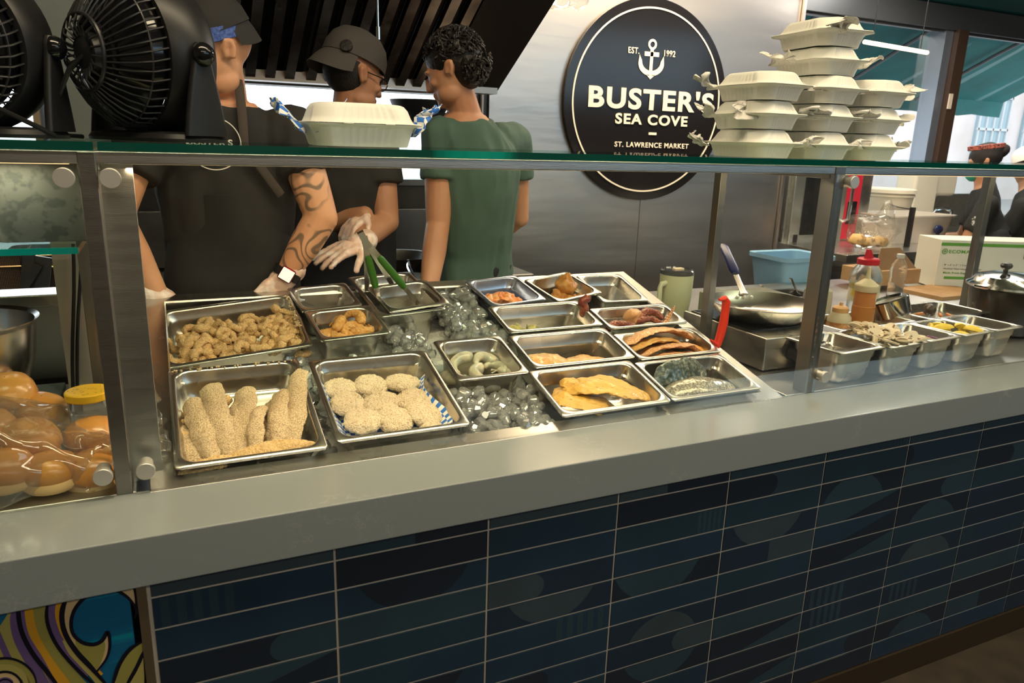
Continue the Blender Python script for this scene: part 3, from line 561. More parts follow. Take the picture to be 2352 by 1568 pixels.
for i, (x, y, z, rz, ry, lab) in enumerate([(-.055, -.02, -.075, 2.2, .2, 'grey raw shrimp at the left side of the deep square pan'), (-.030, .012, -.062, .5, -.3, 'grey raw shrimp at the back left of the pan, curled round'), (.008, -.030, -.066, 1.2, .1, 'grey raw shrimp in the middle of the pan, curled tightest'), (.035, .020, -.066, .1, .2, 'grey raw shrimp at the back right of the pan'), (.010, -.058, -.078, 2.9, 0, 'grey raw shrimp at the front of the pan'), (.052, -.040, -.085, 4.3, .4, 'darker raw shrimp at the right wall of the pan'), (-.045, -.062, -.085, 3.9, 0, 'raw shrimp low in the front left of the pan'), (.05, .0, -.095, 5, 0, 'raw shrimp lying deepest in the pan')]):
    put(tag(shrimp('raw_shrimp', rawsh, i, .026, .0155), lab, 'shrimp', GS), 'S', (x, y + .012, max(z, -.078) + .022), (.25, ry, rz), 1.0)
b = B(); b.rloft([(.13, .13, -.13, .02), (.14, .14, -.10, .03), (.11, .11, -.085, .03)], None, True, True); b.shake(.01, 30, 3); put(tag(b.build('shrimp_heap', rawsh), 'pale raw shrimp heaped under the top ones, packed too close to count', 'shrimp', kind='stuff'), 'S', (0, -.005, 0))
GF = 'battered shrimp in the small pan'
for i, (x, y, z, rz, rx) in enumerate([(-.030, .015, -.028, 4.4, .9), (.022, .018, -.022, 5.2, .8), (-.050, -.030, -.040, 1.0, .3), (-.02, -.030, -.036, 2.4, .2), (.012, -.025, -.030, .4, .3), (.040, -.010, -.034, 3.3, .2), (.050, -.040, -.042, 1.8, .1), (-.045, -.005, -.045, 3.0, .2), (0, -.048, -.044, .2, .1), (.0, .0, -.042, 1.3, 0), (.03, .035, -.05, 2.0, 0), (-.03, -.055, -.05, 5.5, 0)]):
    o = shrimp('battered_shrimp', batter, i, .023, .0135, 3.4, .0026, True, 120); put(tag(o, 'golden battered shrimp in the small pan behind the crab cakes', 'shrimp', GF), 'F', (x * .9, max(y, -.034), max(z, -.040) + .012), (rx, 0, rz), 1.0)
# --- marinated fillets
def setf(key, name, m, L_, w, th, seed, loc, rot, lab, grp, **k): return put(tag(fillet(name, m, L_, w, th, seed, **k), lab, 'fish fillet', grp), key, loc, rot)
setf('P1', 'marinated_fillet', yfish, .170, .140, .020, 61, (-.040, -.020, -.040), (.15, .12, 1.15), 'thick yellow spiced fillet with pale scored flesh, left one in the front pan', None, bend=.020, taper=.7, amp=.006, sc=28)
setf('P1', 'marinated_fillet', yfish, .235, .125, .020, 66, (.028, -.010, -.028), (.1, .15, 1.30), 'long yellow spiced fillet with a patch of dark herbs, folded over its neighbour', None, bend=.030, taper=.45, amp=.006, sc=24)
setf('P1', 'marinated_fillet', yfish, .10, .050, .02, 68, (-.040, .035, -.032), (.5, .0, 1.5), 'end of a yellow fillet curling up at the back of the front pan', None, bend=.022, taper=.7, amp=.006, sc=24)
setf('P3', 'marinated_fillet', pfish, .165, .110, .024, 71, (-.052, -.020, -.048), (.15, .1, 1.25), 'flat pale fillet with an orange edge, left one in the middle pan', None, bend=.016, taper=.6, amp=.005, sc=28)
setf('P3', 'marinated_fillet', pfish, .175, .100, .022, 75, (.045, -.028, -.052), (.1, .05, 1.62), 'flat golden fillet, right one in the middle pan', None, bend=.012, taper=.6, amp=.005, sc=28)
for i, (y, z, L_, x, lab) in enumerate([(.030, -.022, .215, .0, 'highest pink seasoned fillet, arched at the back of the heap'), (.012, -.034, .17, -.022, 'orange fillet second from the back of the heap'), (-.008, -.036, .19, .012, 'pink seasoned fillet third from the back of the heap'), (-.030, -.045, .20, .0, 'smooth pink fillet lying at the front of the heap')]):
    setf('P4', 'seasoned_fillet', ofish if i != 1 else pfish, L_ * 1.08, .095, .015, 80 + i, (x, y, z + .006), (0, .5, 1.55), lab, 'overlapping seasoned fillets at the right of the well', bend=.036 - i * .007, taper=.55, amp=.004, sc=35)
setf('P4', 'seasoned_fillet', mat('orange_fillet', (.72, .32, .06), .4, bump=(90, .4)), .07, .035, .014, 88, (.098, -.004, -.030), (.1, .2, .9), 'small bright orange fillet end beside the pink heap', None, bend=.008, amp=.003)
# trout: skin side out, flesh side below
tr1 = thing('trout_fillet', 'silvery speckled trout fillet folded skin side up in the front right pan', 'fish fillet', mtx=PM_['P2'] @ Tm((.0, -.030, -.036), (.05, .12, 1.55)))
fillet('skin', troutm, .225, .095, .026, 91, bend=.026, taper=.5, amp=.003, parent=tr1, sc=25); o = fillet('flesh', tflesh, .17, .05, .014, 92, bend=.010, taper=.5, amp=.003, parent=tr1, sc=40); o.location = (-.030, -.01, -.012)
o = fillet('trout_fillet', troutb, .21, .105, .012, 95, bend=.018, taper=.5, amp=.005, sc=22); tag(put(o, 'P2', (-.012, .040, -.030), (.25, -.95, 1.50)), 'dark grey-green trout skin standing behind the silvery fillet', 'fish fillet')
for i, (x, y, s_, lab) in enumerate([(-.092, -.045, .024, 'greenish marinated morsel at the far left of the nearly empty pan'), (-.045, -.050, .022, 'grey-green marinated morsel right of its twin in the nearly empty pan')]):
    b = B(); b.sph((0, 0, 0), s_, None, 16, 10, (1.2, .9, .6)); b.shake(.010, 60, i + 5); put(tag(b.build('marinated_seafood', mat('green_marinade', (.42, .36, .12), .35, noise_=(60, (.22, .22, .07), .4, .6), bump=(90, .6)), None, True, sharp=80), lab, 'seafood'), 'P5', (x + .01, y + .050, -.044), (0, .1, i))
# octopus
def tentacle(pts, r0, r1, seed, lab, key, loc, rot, pale=False):
    k = len(pts); pts = [tuple(q * 1.18 for q in p) for p in pts]; r0, r1 = r0 * 1.25, r1 * 1.25; o = path_tube(pts, [r0 + (r1 - r0) * i / (k - 1) for i in range(k)], seed, 'octopus_tentacle', octl if pale else octo, 10, .0015, 80); b = B()
    P_ = [V(p) for p in pts]
    for i in range(k - 1):
        for j in range(4):
            f = j / 4; p = P_[i].lerp(P_[i + 1], f); r = r0 + (r1 - r0) * (i + f) / (k - 1); d = (P_[i + 1] - P_[i]).normalized(); s_ = V((-d.y, d.x, 0)).normalized()
            for q in (-.45, .45): b.lathe([(r * .30, -.001), (r * .34, .0015), (r * .24, .0022), (r * .12, .0005)], M.Translation(p + s_ * q * r + V((0, 0, r * .86))), 8, True, True)
    b.build('suckers', mat('sucker', (.38, .14, .09), .35), o); return put(tag(o, lab, 'octopus'), key, loc, rot)
tentacle([(-.06, 0, 0), (-.03, .012, .006), (0, -.006, .010), (.02, -.018, .004)], .010, .005, 1, 'dark tentacle with rows of suckers at the left of the octopus pan', 'P6', (-.055, -.022, -.022), (0, 0, .2))
tentacle([(-.05, .02, 0), (-.02, .0, .008), (.015, .012, .006), (.04, -.006, .002)], .011, .005, 2, 'dark curled tentacle in the middle of the octopus pan', 'P6', (.02, -.020, -.018), (0, 0, -.2))
tentacle([(-.03, .01, 0), (.0, .016, .012), (.03, .004, .008), (.032, -.016, .0)], .013, .006, 3, 'thick knotted tentacle right of the middle of the octopus pan', 'P6', (.040, -.004, -.014), (0, 0, .3))
tentacle([(-.045, -.01, 0), (-.01, -.004, .004), (.025, .010, .018), (.045, .018, .034)], .008, .002, 4, 'pale pointed tentacle rising at the right end of the octopus pan', 'P6', (.085, -.025, -.022), (0, 0, .25), True)
b = B(); b.sph((0, 0, 0), .026, None, 18, 12, (1.35, .9, .8)); b.shake(.010, 45, 8); put(tag(b.build('octopus_piece', octl, None, True, sharp=80), 'pale golden octopus head lying on the tentacles', 'octopus'), 'P6', (-.015, .004, -.002), (0, .2, 0))
tentacle([(0, 0, -.03), (.004, .0, -.008), (-.004, .006, .010), (.006, .0, .020), (.014, .004, .010)], .012, .008, 5, 'dark tentacle tip hooked over the corner between two pans', 'P6', (-.155, .062, .010), (0, 0, .4))
# orange piece, chicken
setf('P7', 'orange_fish_piece', mat('orange_fish', (.80, .26, .08), .35, noise_=(50, (.80, .45, .20), .45, .7), bump=(70, .5), coat=.4), .12, .06, .028, 101, (-.012, -.02, -.034), (.1, .2, 1.2), 'bright orange piece of fish in the deep bluish pan', None, bend=.016, taper=.6, amp=.009, sc=35)
for i, (x, y, z, s_, lab) in enumerate([(-.052, .0, -.035, .022, 'small orange chunk of roast chicken at the left of its pan'), (-.018, -.006, -.030, .026, 'shredded chunk of roast chicken in the middle of its pan'), (.018, .004, -.004, .034, 'tallest chunk of roast chicken, rising over the pan rim'), (.050, -.02, -.050, .024, 'flat chunk of roast chicken at the right of its pan'), (0, -.03, -.046, .026, 'low chunk of roast chicken at the front of its pan')]):
    b = B(); b.sph((0, 0, 0), s_, None, 20, 14, (.95, .85, 1.15 if i == 2 else .8)); b.shake(.016, 38, i + 12); b.shake(.005, 120, i); put(tag(b.build('chicken_chunk', chick, None, True, sharp=80), lab, 'chicken', 'roast chicken chunks at the back of the well'), 'P8', (x, y, z), (0, 0, i))
# mushrooms, onion, lemons
def mushroom(th=.004):
    r = .022; pr = [(r * cos(a), .006 + r * .62 * sin(a)) for a in [pi * i / 12 for i in range(13)]] + [(-r * .93, .0), (-r * .55, -.002), (-r * .30, -.006), (-r * .27, -.024), (r * .27, -.024), (r * .30, -.006), (r * .55, -.002), (r * .93, .0)]
    b = B(); b.prism(pr, -th / 2, th / 2); b.mi = 1
    for s_ in (-1, 1): b.prism([(s_ * r * .85, .002), (s_ * r * .35, -.001), (s_ * r * .33, .004), (s_ * r * .8, .006)][::s_], -th / 2 - .0003, th / 2 + .0003)
    return b.build('mushroom_slice', [mush, gill], None, False)
ms = mushroom(); tag(ms, 'cream mushroom slice with brown gills in the heaped deep pan', 'mushroom', 'sliced mushrooms in the deep pan'); put(ms, 'R2', (.055, -.02, .012), (1.0, .2, .3), 1.1)
for i in range(44):
    x, y = F_.uniform(-.060, .075), F_.uniform(-.085, .085); copyto(ms, 'R2', (x, y, -.012 + .022 * (1 - (x / .09) ** 2) * (1 - (y / .11) ** 2) + (i % 3) * .006), (F_.uniform(-.6, 1.2), F_.uniform(-.5, .5), F_.uniform(0, 6.3)), F_.uniform(.85, 1.2))
c = copyto(ms, 'R3', (-.040, -.062, -.004), (.15, .1, .5), 1.35); c['label'] = 'round mushroom slice fallen onto the edge of the onion pan'; del c['group']
oni = mat('red_onion', (.34, .12, .30), .35)
for i, (x, y, z, rz, lab) in enumerate([(-.04, -.084, .004, .2, 'purple onion sliver lying over the near rim'), (.0, -.03, -.02, 1.8, 'pale onion curl standing inside the onion pan'), (.02, .0, -.06, .8, 'onion sliver low in the onion pan')]):
    put(tag(path_tube([(.020 * cos(a), .020 * sin(a), 0) for a in (0, .5, 1, 1.5, 2, 2.5)], .0024, i, 'onion_sliver', oni, 6, .001, 60), lab, 'onion'), 'R3', (x, y, z), (0, .2 if i == 0 else 1.1, rz))
for i, (x, y, z) in enumerate([(-.045, .045, -.028), (-.025, .01, -.022), (.0, .03, -.030), (.015, -.02, -.020), (.035, -.05, -.022), (-.02, -.05, -.034), (.05, .0, -.036), (-.05, .0, -.04)]):
    b = B(); r = .028; rings = []
    for j in range(9):
        t = pi * j / 8; rr = r * max(sin(t), .12) * .62; rings.append([(0, -r * cos(t), 0)] + [(rr * sin(a), -r * cos(t), rr * cos(a)) for a in (-.55, -.28, 0, .28, .55)])
    b.loft(rings, None, True, True); put(tag(b.build('lemon_wedge', lemon, None, True, sharp=50), 'yellow lemon wedge in the fourth deep pan', 'lemon', 'lemon wedges in the deep pan'), 'R4', (x, y, z + .014), (F_.uniform(-.6, .6), F_.uniform(-1, 1), F_.uniform(0, 6)), 1.15)
# crumbs on the rims
b = B(); r2 = random.Random(5)
for i in range(150):
    k = r2.random()
    if k < .75: p = PM_['CAL'] @ V((.155 + r2.uniform(-.006, .006), r2.uniform(-.05, .125), .002 + r2.uniform(0, .002)))
    else: p = PM_['B'] @ V((r2.uniform(-.13, .13), .166 + r2.uniform(-.004, .004), .002))
    s_ = r2.uniform(.001, .0035); b.sph(p, s_, None, 5, 4, (1, 1.2, .7))
tag(b.build('breadcrumbs', bread2), 'breadcrumbs stuck along the rims of the two left pans', 'crumbs', kind='stuff')
# ================================================================ TONGS, KNIFE
def bar(b, p, q, w, t, up=(0, 0, 1)):
    p, q = V(p), V(q); d = (q - p).normalized(); a = d.cross(V(up)).normalized(); c = a.cross(d).normalized()
    b.add([p + a * w / 2 * i + c * t / 2 * j for i, j in ((-1, -1), (1, -1), (1, 1), (-1, 1))] + [q + a * w / 2 * i + c * t / 2 * j for i, j in ((-1, -1), (1, -1), (1, 1), (-1, 1))], [(0, 1, 2, 3), (7, 6, 5, 4), (0, 4, 5, 1), (1, 5, 6, 2), (2, 6, 7, 3), (3, 7, 4, 0)])
green = mat('green_vinyl', (.035, .15, .012), .42)
def tongs(lab, apex, tipa, tipb, grips):
    t = thing('tongs', lab, 'tongs', tuple(apex)); vd = (V(apex) - CL).normalized()
    for e in (tipa, tipb):
        e = V(e) - V(apex); d = e.normalized(); L_ = e.length; s_ = d.cross(vd).normalized(); b = B()
        # channel-section arm: web and two flanges
        bar(b, d * .012, e, .013, .0016, vd); w_ = d.cross(V(vd)).normalized()
        for q in (-1, 1): bar(b, d * .03 + w_ * q * .006 + vd * .004, e + w_ * q * .0045 + vd * .002, .0014, .009, vd)
        b.build('arm', steel, t, False)
        if grips:
            b = B(); b.tube([d * (L_ * .26), d * (L_ * .30), d * (L_ * .5), d * (L_ * .68), d * (L_ * .72)], [.0065, .0095, .0105, .0098, .0075], 12, None, True, 1); b.build('grip', green, t)
    b = B(); e = ((V(tipa) + V(tipb)) / 2 - V(apex)).normalized(); bar(b, -e * .018, e * .035, .017, .010, vd); b.build('hinge', steel, t, False)
tz = PM_['T2'] @ V((-.045, -.035, -.075)), PM_['T2'] @ V((.035, -.045, -.075))
ap = at_y(834, 545, .70)
def ony(u, v, y): return at_y(u, v, y)
tongs('kitchen tongs with green grips standing open in the nested pans', ap, ony(873, 700, .775), ony(962, 700, .79), True)
tongs('plain steel tongs behind the green-gripped pair, in the same pans', ony(840, 556, .735), ony(843, 668, .86), ony(905, 660, .87), False)
kn = thing('boning_knife', 'knife with a bright red plastic handle standing between the fillets and the burner', 'knife', tuple(at_y(1652, 745, .40)), (0, 0, 0))
K0 = V(kn.location); red = mat('red_plastic', (.62, .035, .015), .38)
b = B(); pts = [at_y(u, v, .40) - K0 for u, v in ((1663, 683), (1668, 692), (1666, 712), (1662, 740), (1655, 768), (1648, 790), (1640, 800))]; b.tube(pts, [.012, .0155, .0145, .0160, .0155, .0140, .0125], 14, None, True, .62)
b.tube([at_y(1652, 688, .40) - K0, at_y(1664, 686, .40) - K0], [.005, .012], 10, None, True, .7); b.tube([at_y(1632, 780, .40) - K0, at_y(1645, 792, .40) - K0], [.004, .013], 10, None, True, .7); b.build('handle', red, kn)
b = B(); p, q = at_y(1645, 795, .40) - K0, at_y(1628, 850, .40) - K0; bar(b, p, q, .022, .0016, (0, 1, 0)); b.build('blade', steel, kn, False)
# ================================================================ TAKEOUT BOXES
pulp = mat('sugarcane_pulp', (.76, .76, .69), .75, bump=(150, .15), sub=.05)
SH = CT + TOP + .0135                                        # upper face of the glass shelf
def flring(w, d, z, r, amp, N=30):
    out = []; hw, hd = w / 2, d / 2
    for (ax, ay, bx, by, L_) in ((hw, -hd + r, hw, hd - r, hd - r), (hw - r, hd, -hw + r, hd, hw - r), (-hw, hd - r, -hw, -hd + r, hd - r), (-hw + r, -hd, hw - r, -hd, hw - r)):
        nx, ny = (by - ay), -(bx - ax); l = math.hypot(nx, ny) or 1; nx /= l; ny /= l
        for i in range(N):
            t = i / (N - 1); win = 1 if .12 < t < .88 else 0; k = amp * 1.6 * win * (.5 - .5 * cos(2 * pi * t * 10)); out.append((ax + (bx - ax) * t - nx * k, ay + (by - ay) * t - ny * k, z))
    return out
def clam(name='takeout_box', loc=(0, 0, 0), rz=0, tilt=0, label='', group=None, paper=None, seed=0, rx=.236, ry=.172, zs=1):
    t = thing(name, label, 'takeout box', loc, (tilt, 0, rz), group); t.scale = (1, 1, zs)
    h = .044; b = B()
    b.loft([flring(rx - .056, ry - .046, .0015, .02, 0), flring(rx - .050, ry - .042, 0, .022, 0), flring(rx - .045, ry - .038, .003, .024, .0004), flring(rx - .038, ry - .034, .014, .026, .0022), flring(rx - .026, ry - .024, .034, .028, .0026), flring(rx - .020, ry - .018, h - .004, .028, .0008), flring(rx, ry, h - .001, .020, 0), flring(rx + .001, ry + .001, h + .0005, .020, 0), flring(rx - .014, ry - .014, h + .0005, .026, 0)], None, True, False)
    b.shake(.0008, 9, seed); b.build('base', pulp, t, sharp=75)
    b = B(); b.loft([flring(rx - .001, ry - .001, h + .0012, .02, 0), flring(rx - .002, ry - .002, h + .0030, .02, 0), flring(rx - .022, ry - .020, h + .0036, .03, .0006), flring(rx - .030, ry - .028, h + .014, .032, .0024), flring(rx - .040, ry - .038, h + .030, .034, .0018), flring(rx - .052, ry - .050, h + .0385, .034, .0005), flring(rx - .066, ry - .062, h + .041, .03, 0), flring(rx - .080, ry - .080, h + .0412, .02, 0)], None, False, True)
    b.shake(.0008, 9, seed + 2); b.build('lid', pulp, t, sharp=75)
    b = B()
    for q in (-.3, .3): b.rbox((q * rx * .6, -ry / 2 - .002, h + .001), (.020, .008, .003), .001)
    b.build('tab', pulp, t)
    for (px, py, w_, hgt, ang, m) in (paper or []):
        def fn(u, v, px=px, py=py, w_=w_, hgt=hgt, ang=ang):
            x = (u - .5) * w_; d = v * hgt; q = V((x, -d * .75, (v - .35) * hgt * .75 * math.copysign(1, hgt))) + V(noise.noise_vector(V((u * 3, v * 3, px * 40 + py * 30 + seed)))) * .026 * min(1, v * 3)
            return tuple(M.Translation((px, py, h)) @ M.Rotation(ang, 4, 'Z') @ q)
        sheet('paper_liner', fn, 14, 12, abs(w_), abs(hgt), m, t)
    return t
prt = mat('printed_paper', (.78, .76, .70), .6, noise_=(160, (.16, .16, .17), .66, .70, 2), stretch=(1, 3, 1))
nsp = prt
clam(loc=(.465, .40, SH), rz=.03, label='single white takeout box with blue checked paper poking out, alone on the glass shelf', paper=[(-.108, .0, .075, .085, -pi / 2 - .2, chk), (.106, -.01, .08, .085, pi / 2 + .1, chk), (-.1, -.03, .04, -.07, -pi / 2, chk)], seed=3)
GT = 'takeout boxes stacked at the right end of the glass shelf'
PH = .0672
cols = {'left': (1.448, .300), 'middle': (1.624, .290), 'right': (1.796, .290)}
nm = ['bottom', 'second', 'third']
for cn, (x, y) in cols.items():
    for i in range(3):
        pp = []
        if cn == 'left': pp = [(-.105, .05, .05, .050, -pi / 2 - .2, prt)] if i != 1 else [(-.105, .04, .05, .045, -pi / 2, prt), (-.09, -.07, .05, -.07, -.5, prt)]
        elif i < 3: pp = [(-.08, -.075, .06, -.035 if i == 2 else .035, -.5, prt)]
        if cn == 'right': pp.append((.10, -.03, .05, .05 if i < 2 else .06, pi / 2, prt))
        clam(loc=(x + .004 * ((i * 7) % 3 - 1), y + .003 * (i % 2), SH + i * PH), rz=pi / 2 + .02 * ((i * 5) % 3 - 1), label='white takeout box, %s from below in the %s column of the big stack' % ({'bottom': 'first', 'second': 'second', 'third': 'third'}[nm[i]], cn), group=GT, zs=.78, rx=.222, ry=.165, paper=[(p[1], -p[0], *p[2:4], p[4] - pi / 2, p[5]) for p in pp], seed=i + x)
clam(loc=(1.632, .30, SH + 3 * PH), rz=pi / 2 - .12, label='white takeout box second from the top of the stack, with paper at both ends', group=GT, zs=.78, rx=.222, ry=.165, paper=[(.0, .10, .10, .05, pi, prt), (-.03, -.105, .05, .05, 0, prt)], seed=21)
clam(loc=(1.632, .30, SH + 4 * PH), rz=pi / 2 - .10, label='topmost white takeout box, crowning the stack', group=GT, zs=.78, rx=.222, ry=.165, paper=[(-.085, .03, .05, .055, -pi / 2 - .3, prt)], seed=22)
# ================================================================ FANS
def fan(loc, rz, pitch, lab, cordpts):
    t = thing('desk_fan', lab, 'fan', loc, (0, 0, rz))
    R_ = .138; H_ = .151; rib = mat('fan_rib', (.018, .018, .019), .35)
    hd = M.Translation((0, 0, H_)) @ M.Rotation(-pitch, 4, 'Y') @ M.Rotation(pi / 2, 4, 'Y')   # local z -> fan axis
    b = B(); b.lathe([(R_ - .014, -.045), (R_ - .004, -.045), (R_ + .003, -.035), (R_ + .009, .0), (R_ + .004, .034), (R_ - .006, .046), (R_ - .014, .046), (R_ - .012, 0), (R_ - .014, -.045)], hd, 56); b.build('housing_ring', blackp, t)
    prof = [(R_ - .010, -.044), (R_ * .90, -.070), (R_ * .76, -.094), (R_ * .60, -.112), (R_ * .46, -.124)]
    b = B()
    for i in range(46):
        a = 2 * pi * i / 46; b.tube([(r * cos(a + k * .05), r * sin(a + k * .05), z) for k, (r, z) in enumerate(prof)], .0019, 5, hd)
    b.lathe([(R_ * .46 + .004 * cos(q), -.124 + .004 * sin(q)) for q in [2 * pi * j / 8 for j in range(9)]], hd, 36)
    b.lathe([(R_ * .88 + .002 * cos(q), -.073 + .002 * sin(q)) for q in [2 * pi * j / 6 for j in range(7)]], hd, 48); b.build('rear_grille', rib, t)
    b = B(); b.lathe([(R_ - .02, -.04), (R_ * .82, -.066), (R_ * .6, -.092), (R_ * .44, -.106), (R_ * .30, -.108), (.001, -.110)], hd, 40); b.build('shroud', blackg, t)
    b = B()
    for i in range(22):
        a = 2 * pi * i / 22; b.tube([(R_ * .45 * cos(a), R_ * .45 * sin(a), -.126), (R_ * .34 * cos(a), R_ * .34 * sin(a), -.134), (R_ * .2 * cos(a), R_ * .2 * sin(a), -.126)], .002, 5, hd)
    b.lathe([(.001, -.126), (R_ * .18, -.126), (R_ * .24, -.122), (R_ * .26, -.10)], hd, 26, True); b.build('motor_cap', rib, t)
    b = B()
    for i in range(5):
        a = 2 * pi * i / 5
        b.loft([[((.02 + .022 * k) * cos(a + w * (.2 + .08 * k)), (.02 + .022 * k) * sin(a + w * (.2 + .08 * k)), .014 * w + zz) for w in (-1, -.3, .4, 1) for zz in (0,)] + [((.02 + .022 * k) * cos(a + w * (.2 + .08 * k)), (.02 + .022 * k) * sin(a + w * (.2 + .08 * k)), .014 * w - .002) for w in (1, .4, -.3, -1)] for k in range(5)], hd, True, True)
    b.lathe([(.001, .03), (.022, .024), (.026, -.02)], hd, 20, True, True); b.build('blade_rotor', blackp, t)
    b = B()
    for i in range(36):
        a = 2 * pi * i / 36; b.tube([((R_ - .012) * cos(a), (R_ - .012) * sin(a), .044), (R_ * .6 * cos(a + .2), R_ * .6 * sin(a + .2), .054), (.025 * cos(a + .4), .025 * sin(a + .4), .056)], .0016, 4, hd)
    b.lathe([(.001, .060), (.026, .058), (.028, .052)], hd, 20, True); b.build('front_grille', rib, t)
    for s_ in (-1, 1):
        y = s_ * (R_ + .013); b = B()
        b.loft([rr_ for rr_ in [[(p[0] + 0, y + p[1] + s_ * k * .0, z) for p in rrect(w, .014, .006, 0, 3)] for z, w, k in ((.012, .085, 0), (.05, .074, 0), (.10, .054, 0), (H_ - .01, .036, 0), (H_ + .008, .030, 0), (H_ + .020, .016, 0))]], None, True, True); b.build('yoke_arm', blackp, t)
        b = B(); b.lathe([(.001, .016), (.008, .0155), (.016, .011), (.0205, .002), (.0205, -.004)], M.Translation((0, y + s_ * .008, H_)) @ M.Rotation(-s_ * pi / 2, 4, 'X'), 24, True, True); b.build('knob', blackg, t)
    b = B(); b.rloft([(.15, .31, 0, .07), (.152, .312, .006, .07), (.14, .30, .014, .065), (.09, .25, .018, .04)], None, True, True, 8); b.build('base', blackp, t)
    b = B(); b.tube([(-.02, 0, H_ + .128), (-.07, 0, H_ + .130), (-.10, 0, H_ + .11)], [.02, .024, .018], 12, None, True, .4); b.build('carry_handle', blackp, t)
    b = B(); b.tube(cordpts, .0042, 7); b.build('cord', blackp, t); return t
ax = math.atan2(.54, .84)
fan((.080, .416, SH), ax, .04, 'large black desk fan seen from behind, its round knob facing the customer', [(-.112, -.01, .155), (-.140, .02, .12), (-.158, .045, .06), (-.150, .05, .006), (-.10, .08, .004)])
fan((-.215, .42, SH), math.atan2(.93, .36), .10, 'black desk fan cut off by the left edge of the photo', [(-.13, .0, .14), (-.14, -.05, .10), (-.12, -.11, .05), (-.14, -.185, .02), (-.10, -.19, .006)])
# ================================================================ SIGN
YS = 2.585
sn = thing('round_sign', 'round black sign with an anchor and white lettering on the steel wall', 'sign', (2.690, YS, 1.806))
b = B(); b.lathe([(.001, -.012), (.556, -.012), (.560, -.009), (.560, .010), (.001, .010)], M.Rotation(pi / 2, 4, 'X'), 96, True, True); b.build('disc', mat('sign_black', (.010, .009, .010), .13, spec=.5), sn)
cream = mat('sign_cream', (.80, .72, .60), .5, emis=(.8, .72, .6), es=0)
b = B(); b.lathe([(.503, .0122), (.503, .0140), (.512, .0140), (.512, .0122), (.503, .0122)], M.Rotation(pi / 2, 4, 'X'), 96); b.build('ring', cream, sn)
def stext(s_, size, x, z, off=.0, sx=1, sp_=1.08): return text(s_, size, M.Translation((x - 2.690, -.0145, z - 1.806)) @ M.Rotation(pi / 2, 4, 'X'), cream, sn, 'lettering', .0012, off, 'CENTER', sx, sp_)
stext("BUSTER'S", .152, 2.715, 1.768, .005, 1.27, 1.14); stext('SEA COVE', .078, 2.720, 1.682, .0024, 1.28, 1.16); stext('ST. LAWRENCE MARKET', .0400, 2.735, 1.552, .0006, 1.08, 1.14)
stext('EST.', .046, 2.560, 2.064, .0005, .86, 1.12); stext('1992', .046, 2.804, 2.064, .0005, .86, 1.12)
b = B(); b.box((2.730 - 2.690, -.0145, 1.631 - 1.806), (.054, .003, .014)); b.build('dash', cream, sn, False)
b = B(); cx, cz = -.006, 0; z_ = lambda q: q - 1.806
ringp = lambda r, n=24: [(r * cos(2 * pi * i / n), r * sin(2 * pi * i / n)) for i in range(n)]
b.lathe([(.016, .0125), (.016, .0150), (.029, .0150), (.029, .0125), (.016, .0125)], M.Translation((cx, 0, z_(2.120))) @ M.Rotation(pi / 2, 4, 'X'), 28)
b.box((cx, -.0138, z_(2.02)), (.020, .0025, .16)); b.box((cx, -.0138, z_(2.068)), (.098, .0025, .024))
arc = []
for s_ in (-1, 1):
    n_ = 14; o_ = [(cx + s_ * .088 * sin(t), z_(2.018) - .068 * (1 - 0) * (-cos(t)) * -1) for t in [pi / 2 * (1 - i / n_) + .0 for i in range(n_ + 1)]]
    i_ = [(cx + s_ * .064 * sin(t), z_(2.030) - .052 * cos(t)) for t in [pi / 2 * (1 - i / n_) for i in range(n_ + 1)]]
    for i in range(n_): b.add([(p[0], -.0150, p[1]) for p in (o_[i], o_[i + 1], i_[i + 1], i_[i])], [(0, 1, 2, 3)])
    b.add([(cx + s_ * x, -.0150, z_(z)) for x, z in ((.088, 2.018), (.064, 2.030), (.048, 2.012), (.083, 2.062))], [(0, 1, 2, 3)] if 0 else [(0, 1, 3)])
b.add([(cx + x, -.0150, z_(z)) for x, z in ((-.03, 1.956), (.03, 1.956), (0, 1.932))], [(0, 1, 2)]); b.build('anchor', cream, sn, False)
# ================================================================ HOOD
hood = thing('extractor_hood', 'dark steel extractor hood with upright baffle filters above the cooks', 'hood', (.4, 2.3, 1.8))
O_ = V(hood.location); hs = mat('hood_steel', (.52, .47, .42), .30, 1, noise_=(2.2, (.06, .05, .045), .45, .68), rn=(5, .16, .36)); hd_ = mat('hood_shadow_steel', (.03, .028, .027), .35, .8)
p0, p1 = V((0, 2.30, 1.80)), V((0, 1.15, 2.46)); dy = (p1 - p0).normalized(); nn_ = V((0, dy.z, -dy.y)) * -1
for k in range(4):
    xa = -1.30 + k * .655; b = B()
    W0 = .0805
    for i in range(8):
        x = xa + .02 + i * W0
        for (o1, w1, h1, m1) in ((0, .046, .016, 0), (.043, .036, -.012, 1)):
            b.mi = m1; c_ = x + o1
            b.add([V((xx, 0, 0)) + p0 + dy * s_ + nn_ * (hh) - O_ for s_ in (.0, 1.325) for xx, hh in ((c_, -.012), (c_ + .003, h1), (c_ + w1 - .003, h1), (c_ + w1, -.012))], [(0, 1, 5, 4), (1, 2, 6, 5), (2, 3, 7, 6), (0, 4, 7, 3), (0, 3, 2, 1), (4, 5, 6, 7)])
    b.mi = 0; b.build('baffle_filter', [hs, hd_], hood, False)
b = B(); b.box((-.05 - O_.x, 2.33 - O_.y, 1.805 - O_.z), (3.3, .10, .045)); b.box((-.05 - O_.x, 2.285 - O_.y, 1.80 - O_.z), (3.3, .006, .03)); b.build('grease_trough', mat('trough_steel', (.36, .31, .26), .3, 1), hood, False)
b = B()
